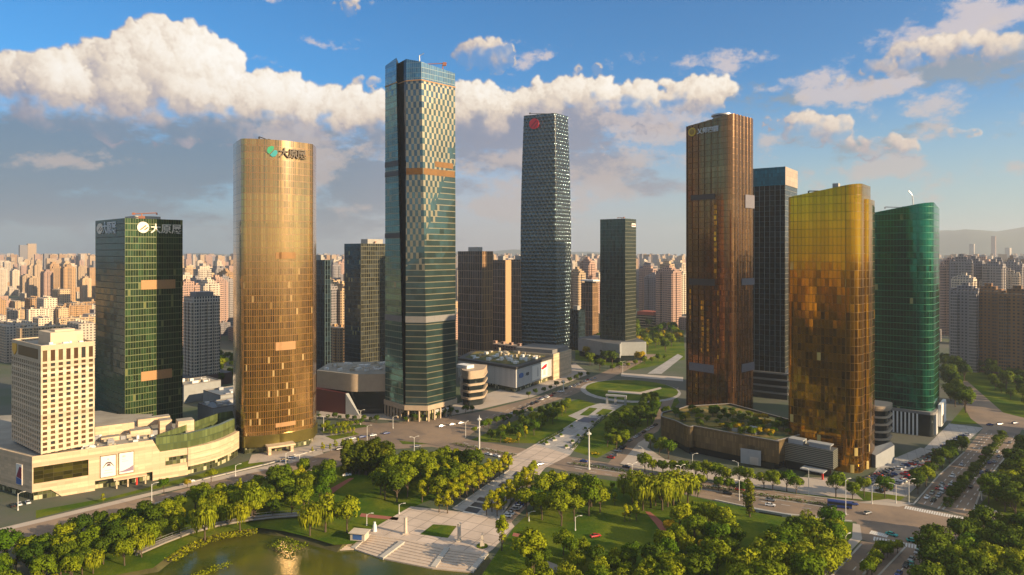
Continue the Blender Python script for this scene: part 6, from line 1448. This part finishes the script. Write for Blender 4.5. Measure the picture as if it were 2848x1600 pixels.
mb = MB(); mb.tube((0, 0, 0), (0, 0, 2.6), 1.0, 12, .8); mb.tube((0, 0, 2.6), (0, 0, 3.6), .8, 12, .35); mb.tube((0, 0, 3.6), (0, 0, 4.0), .5, 12, .5); mb.build('body', M['white'], o, local=True)
def pavilion():
    a, b = G(1692, 1124), G(1736, 1127); o = thing('gate_pavilion', 'open stone gate with square pillars before the round garden', 'gate', a.lerp(b, .5))
    d = (b - a).normalized(); ax = ((d.x, d.y), (-d.y, d.x)); L = (b - a).length
    mb = MB(); mb.obox(a, ax, -2, L + 2, -2, 2, 6.6, 7.6); mb.build('lintel', M['greywall'], o)
    for s in (-1, L * .45, L + 1): mb = MB(); mb.obox(a, ax, s - .8, s + .8, -1, 1, 0, 6.6); mb.build('pillar', M['greywall'], o)
pavilion()
def walkbridge():
    pts = [(380, 1545), (452, 1514), (520, 1488), (600, 1466), (680, 1451), (760, 1442), (836, 1437)]; P = [G(*p) for p in pts]
    o = thing('footbridge', 'pale curved footbridge running along the lake bank', 'footbridge', P[3]); dk = MB(); rl = MB(); pr = MB()
    off = []
    for i, p in enumerate(P):
        d = (P[min(i + 1, len(P) - 1)] - P[max(i - 1, 0)]).normalized(); n = Vector((-d.y, d.x, 0)); off.append((p - n * 2.0, p + n * 2.0))
    for i in range(len(P) - 1):
        a0, b0 = off[i]; a1, b1 = off[i + 1]
        dk.prism([tuple(a0[:2]), tuple(a1[:2]), tuple(b1[:2]), tuple(b0[:2])], .7, 1.2, bottom=True)
        for s0, s1 in ((a0, a1), (b0, b1)):
            rl.tube((s0.x, s0.y, 2.3), (s1.x, s1.y, 2.3), .06, 5); rl.tube((s0.x, s0.y, 1.3), (s1.x, s1.y, 1.3), .09, 5)
            n = int((s1 - s0).length / 2.5)
            for k in range(n): q = s0.lerp(s1, k / n); rl.tube((q.x, q.y, 1.1), (q.x, q.y, 2.3), .04, 4)
        pr.tube((P[i].x, P[i].y, -2.5), (P[i].x, P[i].y, .8), .5, 8)
    dk.build('deck', M['kerbwood'], o); rl.build('railing', M['steel'], o); pr.build('pier', M['concrete'], o)
M['kerbwood'] = mat('deck_boards', (.26, .22, .17), .8, var=.15, scale=1)
walkbridge()
def underpass():
    o = thing('underpass_wall', 'grey concrete bridge face where the boulevard crosses the sunken lawn', 'bridge wall', G(2140, 1440))
    a, b = G(2105, 1424), G(2182, 1437); d = (b - a).normalized(); ax = ((d.x, d.y), (-d.y, d.x)); L = (b - a).length
    mb = MB(); mb.obox(a, ax, -3, L + 3, -.9, .3, -.4, 1.5); mb.build('parapet', M['greywall'], o); mb = MB(); mb.obox(a, ax, 1, L - 1, -1.0, -.92, -.3, .6); mb.build('painted_shade_strip', M['dark'], o)  # dark strip on the face stands in for shade under the bridge
underpass()
sheet('sunken_lawn', [(2095, 1498), (2118, 1446), (2180, 1452), (2176, 1480), (2140, 1520), (2100, 1525)], .04, M['grass'])
o = thing('advert_board', 'curved white sign board leaning on the lawn by the red path', 'sign board', G(1480, 1490)); mb = MB(); mb.prism(disc(.9, 12, .35), 0, 2.4); mb.build('board', M['white'], o, local=True)

# ------------------------------------------------------------------ the city beyond
RES = []
for nm, wall, sh in (('cream', (.56, .40, .24), 0), ('tan', (.44, .27, .13), 0), ('pinkish', (.46, .30, .23), 1), ('brown', (.25, .135, .06), 1), ('grey', (.28, .26, .26), 2), ('white', (.60, .51, .40), 2)):
    fm = facade(nm + '_apartments', (.06, .06, .065), wall, 3.1, 3.0, .50, .50, .1, .35, .6, .0, fmetal=0, frough=.85, tint=True)
    bay = facade(nm + '_bays', (.06, .06, .065), [x * 1.08 for x in wall], 1.7, 3.0, .30, .42, .1, .3, .6, .0, fmetal=0, frough=.85, tint=True)
    RES.append((nm, fm, bay))
M['farroof'] = mat('far_roof', (.34, .29, .23), .9, tint=True); M['redroof'] = mat('red_roof', (.36, .08, .04), .85, tint=True)
def res_mesh(style, fm, bay, W, D, Ht):
    w = MB(); bx = MB(); rf = MB(); extra = []
    w.prism([(-W / 2, -D / 2), (W / 2, -D / 2), (W / 2, D / 2), (-W / 2, D / 2)], 0, Ht, 0, 1)
    if style == 'tower':
        for s in (-1, 1):
            for k in (-.33, .33):
                bx.box(W * k - W * .13, W * k + W * .13, s * D / 2 - 1.6, s * D / 2 + 1.6, 0, Ht - 3)
        for s in (-1, 1): bx.box(s * W / 2 - 1.2, s * W / 2 + 1.2, -D * .18, D * .18, 0, Ht - 2)
        rf.box(-W * .28, W * .28, -D * .25, D * .25, Ht, Ht + 4.5)
        for x0, x1, dd, z0, z1 in ((-W * .12, W * .12, .15, 4.5, 7.5), (-W * .42 - 1.5, -W * .42 + 1.5, .3, 0, 2.2), (W * .42 - 1.5, W * .42 + 1.5, .3, 0, 2.2)):
            m = MB(); m.box(x0, x1, -D * dd, D * dd, Ht + z0, Ht + z1); extra.append(m.mesh('roof_block', fm))
    else:
        for k in range(int(W / 9)): x = -W / 2 + 4.5 + k * 9; bx.box(x - 1.6, x + 1.6, -D / 2 - .9, -D / 2 + .4, 0, Ht - .6)
        if style == 'gable':
            y = D / 2 + .5
            for s in (-1, 1): rf.face([(-W / 2 - .5, -s * y, Ht), (W / 2 + .5, -s * y, Ht), (W / 2 + .5, 0, Ht + 2.6), (-W / 2 - .5, 0, Ht + 2.6)][::s])
            for s in (-1, 1): rf.face([(s * (W / 2 + .02), -D / 2, Ht), (s * (W / 2 + .02), D / 2, Ht), (s * (W / 2 + .02), 0, Ht + 2.6)])
        else:
            for k in range(int(W / 9)):
                x = -W / 2 + 4.5 + k * 9; m = MB() if k else rf; m.box(x - 1.5, x + 1.5, -1.5, 2, Ht, Ht + 2.6)
                if k: extra.append(m.mesh('roof_block', fm))
    return w.mesh('walls', [fm, M['farroof']]), bx.mesh('bays', bay), rf.mesh('roof_block' if style != 'gable' else 'gable_roof', M['redroof'] if style == 'gable' else fm), extra
PROTO = {}
for i, (nm, fm, bay) in enumerate(RES):
    PROTO['tower', i] = res_mesh('tower', fm, bay, 25, 17, 80); PROTO['slab', i] = res_mesh('slab', fm, bay, 48, 12, 19); PROTO['gable', i] = res_mesh('gable', fm, bay, 44, 12, 17); PROTO['mid', i] = res_mesh('slab', fm, bay, 38, 15, 40)
def residence(style, i, p, yaw, label, group, sc3=(1, 1, 1)):
    w, b, r, ex = PROTO[style, i]; o = thing('apartment_tower' if style in ('tower', 'mid') else 'apartment_slab', label, 'apartment block', (p[0], p[1], 0), group, yaw)
    o.scale = sc3; link('walls', w, o); link('bays', b, o); rr = link('roof', r, o)
    for m in ex if p[1] < 1250 else (): link('roof_block', m, rr)
    return o
GAPS = [(-20, 255, 'beyond the cream hotel block', 'lowleft'), (515, 648, 'between the green tower and the gold tower', 'midleft'), (878, 955, 'between the gold tower and the navy glass tower', 'midleft'), (1418, 1448, 'beside the plain end tower', 'mid'), (1590, 1668, 'between the scale skyscraper and the finned office tower', 'mid'), (1768, 1895, 'between the finned office tower and the bronze tower', 'mid'), (2622, 2870, 'beyond the emerald tower', 'right')]
placed = []
def px_of(x, y): return CX + x / y * F
HIDDEN = []
def city():
    q = random.Random(21); n = 0
    for d0, d1, step in ((760, 1000, 46), (1000, 1500, 62), (1500, 2200, 84), (2200, 3200, 120)):
        y = d0
        while y < d1:
            x = -y * .80
            while x < y * .80:
                X = x + q.uniform(-.35, .35) * step; Y = y + q.uniform(-.35, .35) * step; x += step
                u = px_of(X, Y); gap = next((g for g in GAPS if g[0] < u < g[1]), None)
                if gap is None:
                    if Y > 900: HIDDEN.append((X, Y, q.uniform(18, 36), q.uniform(13, 20), q.choice((18, 20, 40, 60, 75, 85)) if Y > 1200 else q.choice((16, 18, 20, 36)), q.choice((38, 42, -50))))
                    continue
                hw = 13 / Y * F
                dist = Y
                kind = gap[3]; r = q.random()
                if kind == 'mid' and 1750 < u < 1895 and dist < 1150: continue
                if kind == 'mid' and 1590 < u < 1668 and dist < 930: continue
                if u < 640 and dist < 820 and u > 500: continue
                if u > 2560 and dist < 950: continue
                if kind == 'lowleft': st = ('slab' if r < .62 else 'gable' if r < .72 else 'mid') if dist < 1500 else ('tower' if r < .62 else 'slab')
                elif kind == 'right': st = 'tower' if r < .8 else 'slab'
                else: st = 'tower' if r < .62 else 'mid' if r < .8 else 'slab'
                if kind == 'lowleft' and dist < 860: st = 'mid'
                pal = {'lowleft': [0, 0, 1, 5, 2, 5], 'midleft': [0, 4, 5, 1, 2], 'mid': [0, 2, 4, 5, 2], 'right': [4, 4, 2, 3, 0, 5]}[kind]
                i = q.choice(pal); zs = q.uniform(.8, 1.22) if st == 'tower' else q.uniform(.85, 1.25)
                if st == 'tower': zs *= {'lowleft': .95, 'midleft': 1.0, 'mid': 1.02, 'right': 1.12}[kind]
                if dist < 1100 and kind != 'right': zs = min(zs, 1.0)
                yaw = R(-(40 if q.random() < .8 else -50)) + q.uniform(-.06, .06) + (0 if q.random() < .7 else 1.57)
                nm = RES[i][0]; far = 'nearer' if dist < 1200 else 'distant' if dist < 2000 else 'hazy far'
                sn = {'tower': 'apartment tower', 'mid': 'mid rise apartment block', 'slab': 'low apartment slab', 'gable': 'low apartment slab with a red roof'}[st]
                residence(st, i, (X, Y), yaw, f'{far} {nm} {sn} {gap[2]}', f'{far} {nm} {sn}s {gap[2]}', (q.uniform(.72, 1.3), q.uniform(.8, 1.25), zs)); n += 1
            y += step
    return n
NCITY = city()
# brown towers close on one side, and the rosy tower between the office and the bronze tower
for X, d, Hh, i, lab, st in ((2430, 700, 82, 4, 'grey brown apartment tower standing nearest the emerald tower', 1.0), (2487, 690, 82, 3, 'brown apartment tower in the middle of the near brown group', 1.0), (2560, 640, 82, 3, 'brown apartment tower at the outer edge of the near brown group', 1.1), (2425, 900, 86, 5, 'pale apartment tower rising behind the near brown group', 1.0), (2500, 980, 102, 4, 'grey domed apartment tower behind the near brown group', 1.0), (2450, 1020, 106, 4, 'tall grey apartment tower behind the near brown group', 1.0), (2545, 1100, 100, 4, 'bluish apartment tower far behind the near brown group', 1.3), (2402, 1250, 106, 4, 'slim bluish apartment tower close to the emerald tower edge', 1.0), (1682, 1080, 92, 2, 'broad rosy apartment tower beside the bronze tower edge', 1.3), (1632, 1300, 96, 4, 'grey apartment tower just past the finned office tower', 1.1), (1452, 980, 92, 0, 'cream apartment tower beside the scale skyscraper edge', .8), (1478, 1150, 104, 2, 'round topped rosy tower behind the capped dark tower', .9)):
    residence('tower', i, ((X - 1288) / 1717.3 * d, d), R(-48), lab, None, (st, st, Hh / 80))
M['blueglass'] = mat('dark_blue_block', (.05, .07, .11), .4)
block_tower('dark_blue_block', 'dark blue block with a flat roof beside the capped dark tower', ((1456 - 1288) / 1717.3 * 840, 840), 40, 14, 16, 0, 50, (M['finteal'], M['finteal']), cat='building')
t = thing('red_topped_hall', 'low striped hall with a red roof past the finned office tower', 'hall', (230, 1120, 0)); MB().prism(rect((228, 1090), 40, 36, 40), 0, 20, 0).build('wall', M['ledge'], t); MB().prism(rect((228, 1090), 40, 26, 30, 4, 4), 20, 25, 0).build('roof', M['redroof'], t)
# far skyline: thousands of blocks one cannot count, one mass
def mass(name, label, spots, seed):
    q = random.Random(seed); mb = MB()
    for (x, y, w, d, h, yaw) in spots:
        mb.prism(rect((x, y), yaw, w, d), 0, h, q.choice((0, 0, 1, 2, 3, 4)), 5)
    return tag(mb.build(name, [RES[0][1], RES[1][1], RES[2][1], RES[4][1], RES[5][1], M['farroof']]), label, 'skyline', kind='stuff')
q = random.Random(5); spots = []
for k in range(3600):
    y = 3200 * math.exp(q.random() * 1.05); x = q.uniform(-.92, .92) * y
    spots.append((x, y, q.uniform(18, 40), q.uniform(14, 22), (q.uniform(25, 75) if q.random() < .45 else q.uniform(75, 118)), q.choice((38, 42, -50)) + q.uniform(-4, 4)))
for px, d, h, w in ((50, 4200, 170, 40), (70, 4300, 180, 46), (2450, 5200, 190, 40), (2504, 5600, 260, 40), (2540, 5000, 160, 110), (1830, 5200, 150, 50)): spots.append(((px - 1288) / 1717.3 * d, d, w, 30, h, 42))
mass('distant_skyline', 'hazy mass of far apartment blocks along the horizon', spots, 3)
mass('city_between', 'apartment blocks standing behind the glass towers', HIDDEN, 8)
spots = []
for k in range(700):                               # city on the sides and behind, which the glass reflects
    a = q.uniform(0, 6.283); r = q.uniform(560, 2600); x, y = math.sin(a) * r, math.cos(a) * r + 150
    if y > 300 and abs(x / y) < .95: continue
    along = x * .9135 - (y - 290) * .4067; perp = x * .4067 + (y - 290) * .9135
    if along > 0 and abs(perp) < 190 and along < 1500: continue
    if y < 250 and r < 1100 and not (200 < math.degrees(a) % 360 < 300): continue
    if r < 900 and 60 < math.degrees(a) < 150: continue
    spots.append((x, y, q.uniform(20, 50), q.uniform(14, 24), q.uniform(18, 45) if q.random() < .4 else q.uniform(50, 100), q.choice((38, 42, -50))))
def woods():                                       # unseen park woods behind the viewer, put in to darken the reflections
    q = random.Random(9); mb = MB()
    for k in range(1500):
        x, y = q.uniform(-700, 620), q.uniform(-900, 215)
        r = q.uniform(3.5, 7); n = 6
        for j in range(n):
            a, b2 = j * 6.283 / n, (j + 1) * 6.283 / n
            mb.face([(x + r * math.cos(a), y + r * math.sin(a), 2.5), (x + r * math.cos(b2), y + r * math.sin(b2), 2.5), (x, y, q.uniform(8, 12))])
    tag(mb.build('park_woods', mat('wood_leaves', (.010, .018, .004), .9, spec=.1)), 'dense unseen park woods behind the viewer, kept dark for the reflections', 'woods', kind='stuff')
woods()
sheet('wood_floor', [(-900, -1000), (800, -1000), (800, 150), (300, 205), (-300, 205), (-900, 150)], .015, mat('wood_floor', (.010, .014, .005), .95, spec=.1), True)  # unseen dark floor, added with the woods for the reflections
mass('surrounding_city', 'apartment blocks of the surrounding city', spots, 4)
for i, (x, y, h, b) in enumerate(((452, 300, 108, 30), (500, 370, 112, 30), (405, 122, 66, 30))):
    residence('tower', 3, (x, y), R(-30), ('brown apartment tower standing outside the frame north of the boulevard', 'brown apartment tower standing outside the frame north of the boulevard', 'brown apartment tower standing outside the frame south of the boulevard')[i], 'apartment towers outside the frame' if i < 2 else None, (1.9 if i < 2 else 1.6, 1.6, h / 80))

# ------------------------------------------------------------------ hills and air
def hills():
    from mathutils import noise
    m = mat('hill_slopes', (.10, .12, .08), .95, var=.2, scale=.002); mb = MB(); nx, ny = 120, 8
    def hh(a, r):
        n = noise.fractal(Vector((a * 5, 3.3, 0)), 1.0, 2.0, 5) * .5 + .5
        px = CX + math.tan(a) * F if abs(a) < 1.2 else 0
        base = 350 * max(0, min(1, (a - .36) / .14)) + 60 * math.exp(-((a + .42) / .06) ** 2) + 120 * math.exp(-((a - .02) / .16) ** 2) + 60
        return max(0, base * (.72 + .5 * n))
    R0, R1 = 9000, 12500
    def pt(i, j):
        a = -.95 + 1.9 * i / nx; r = R0 + (R1 - R0) * j / ny; prof = math.sin(math.pi * min(1, (j / ny) * 1.0)) ** .8
        return (math.sin(a) * r, math.cos(a) * r, hh(a + j * .004, r) * prof * (1 + .1 * math.sin(i * .9 + j)) - 2)
    for i in range(nx):
        for j in range(ny): mb.face([pt(i, j), pt(i + 1, j), pt(i + 1, j + 1), pt(i, j + 1)], None, 0, True)
    tag(mb.build('hills', m, sharp=80), 'low hazy mountain ridge on the horizon', kind='structure')
hills()
def haze():
    m = bpy.data.materials.new('haze'); m.use_nodes = True; nt = m.node_tree; nt.nodes.remove(nt.nodes['Principled BSDF'])
    v = nt.nodes.new('ShaderNodeVolumePrincipled'); v.inputs['Color'].default_value = (.80, .86, .93, 1); v.inputs['Density'].default_value = HAZE; v.inputs['Anisotropy'].default_value = .25
    nt.links.new(v.outputs[0], nt.nodes['Material Output'].inputs['Volume'])
    mb = MB(); mb.box(-14050, 14050, -14050, 14050, -4.2, 640); tag(mb.build('haze', m), kind='stuff')
HAZE = 0.95e-4
haze()
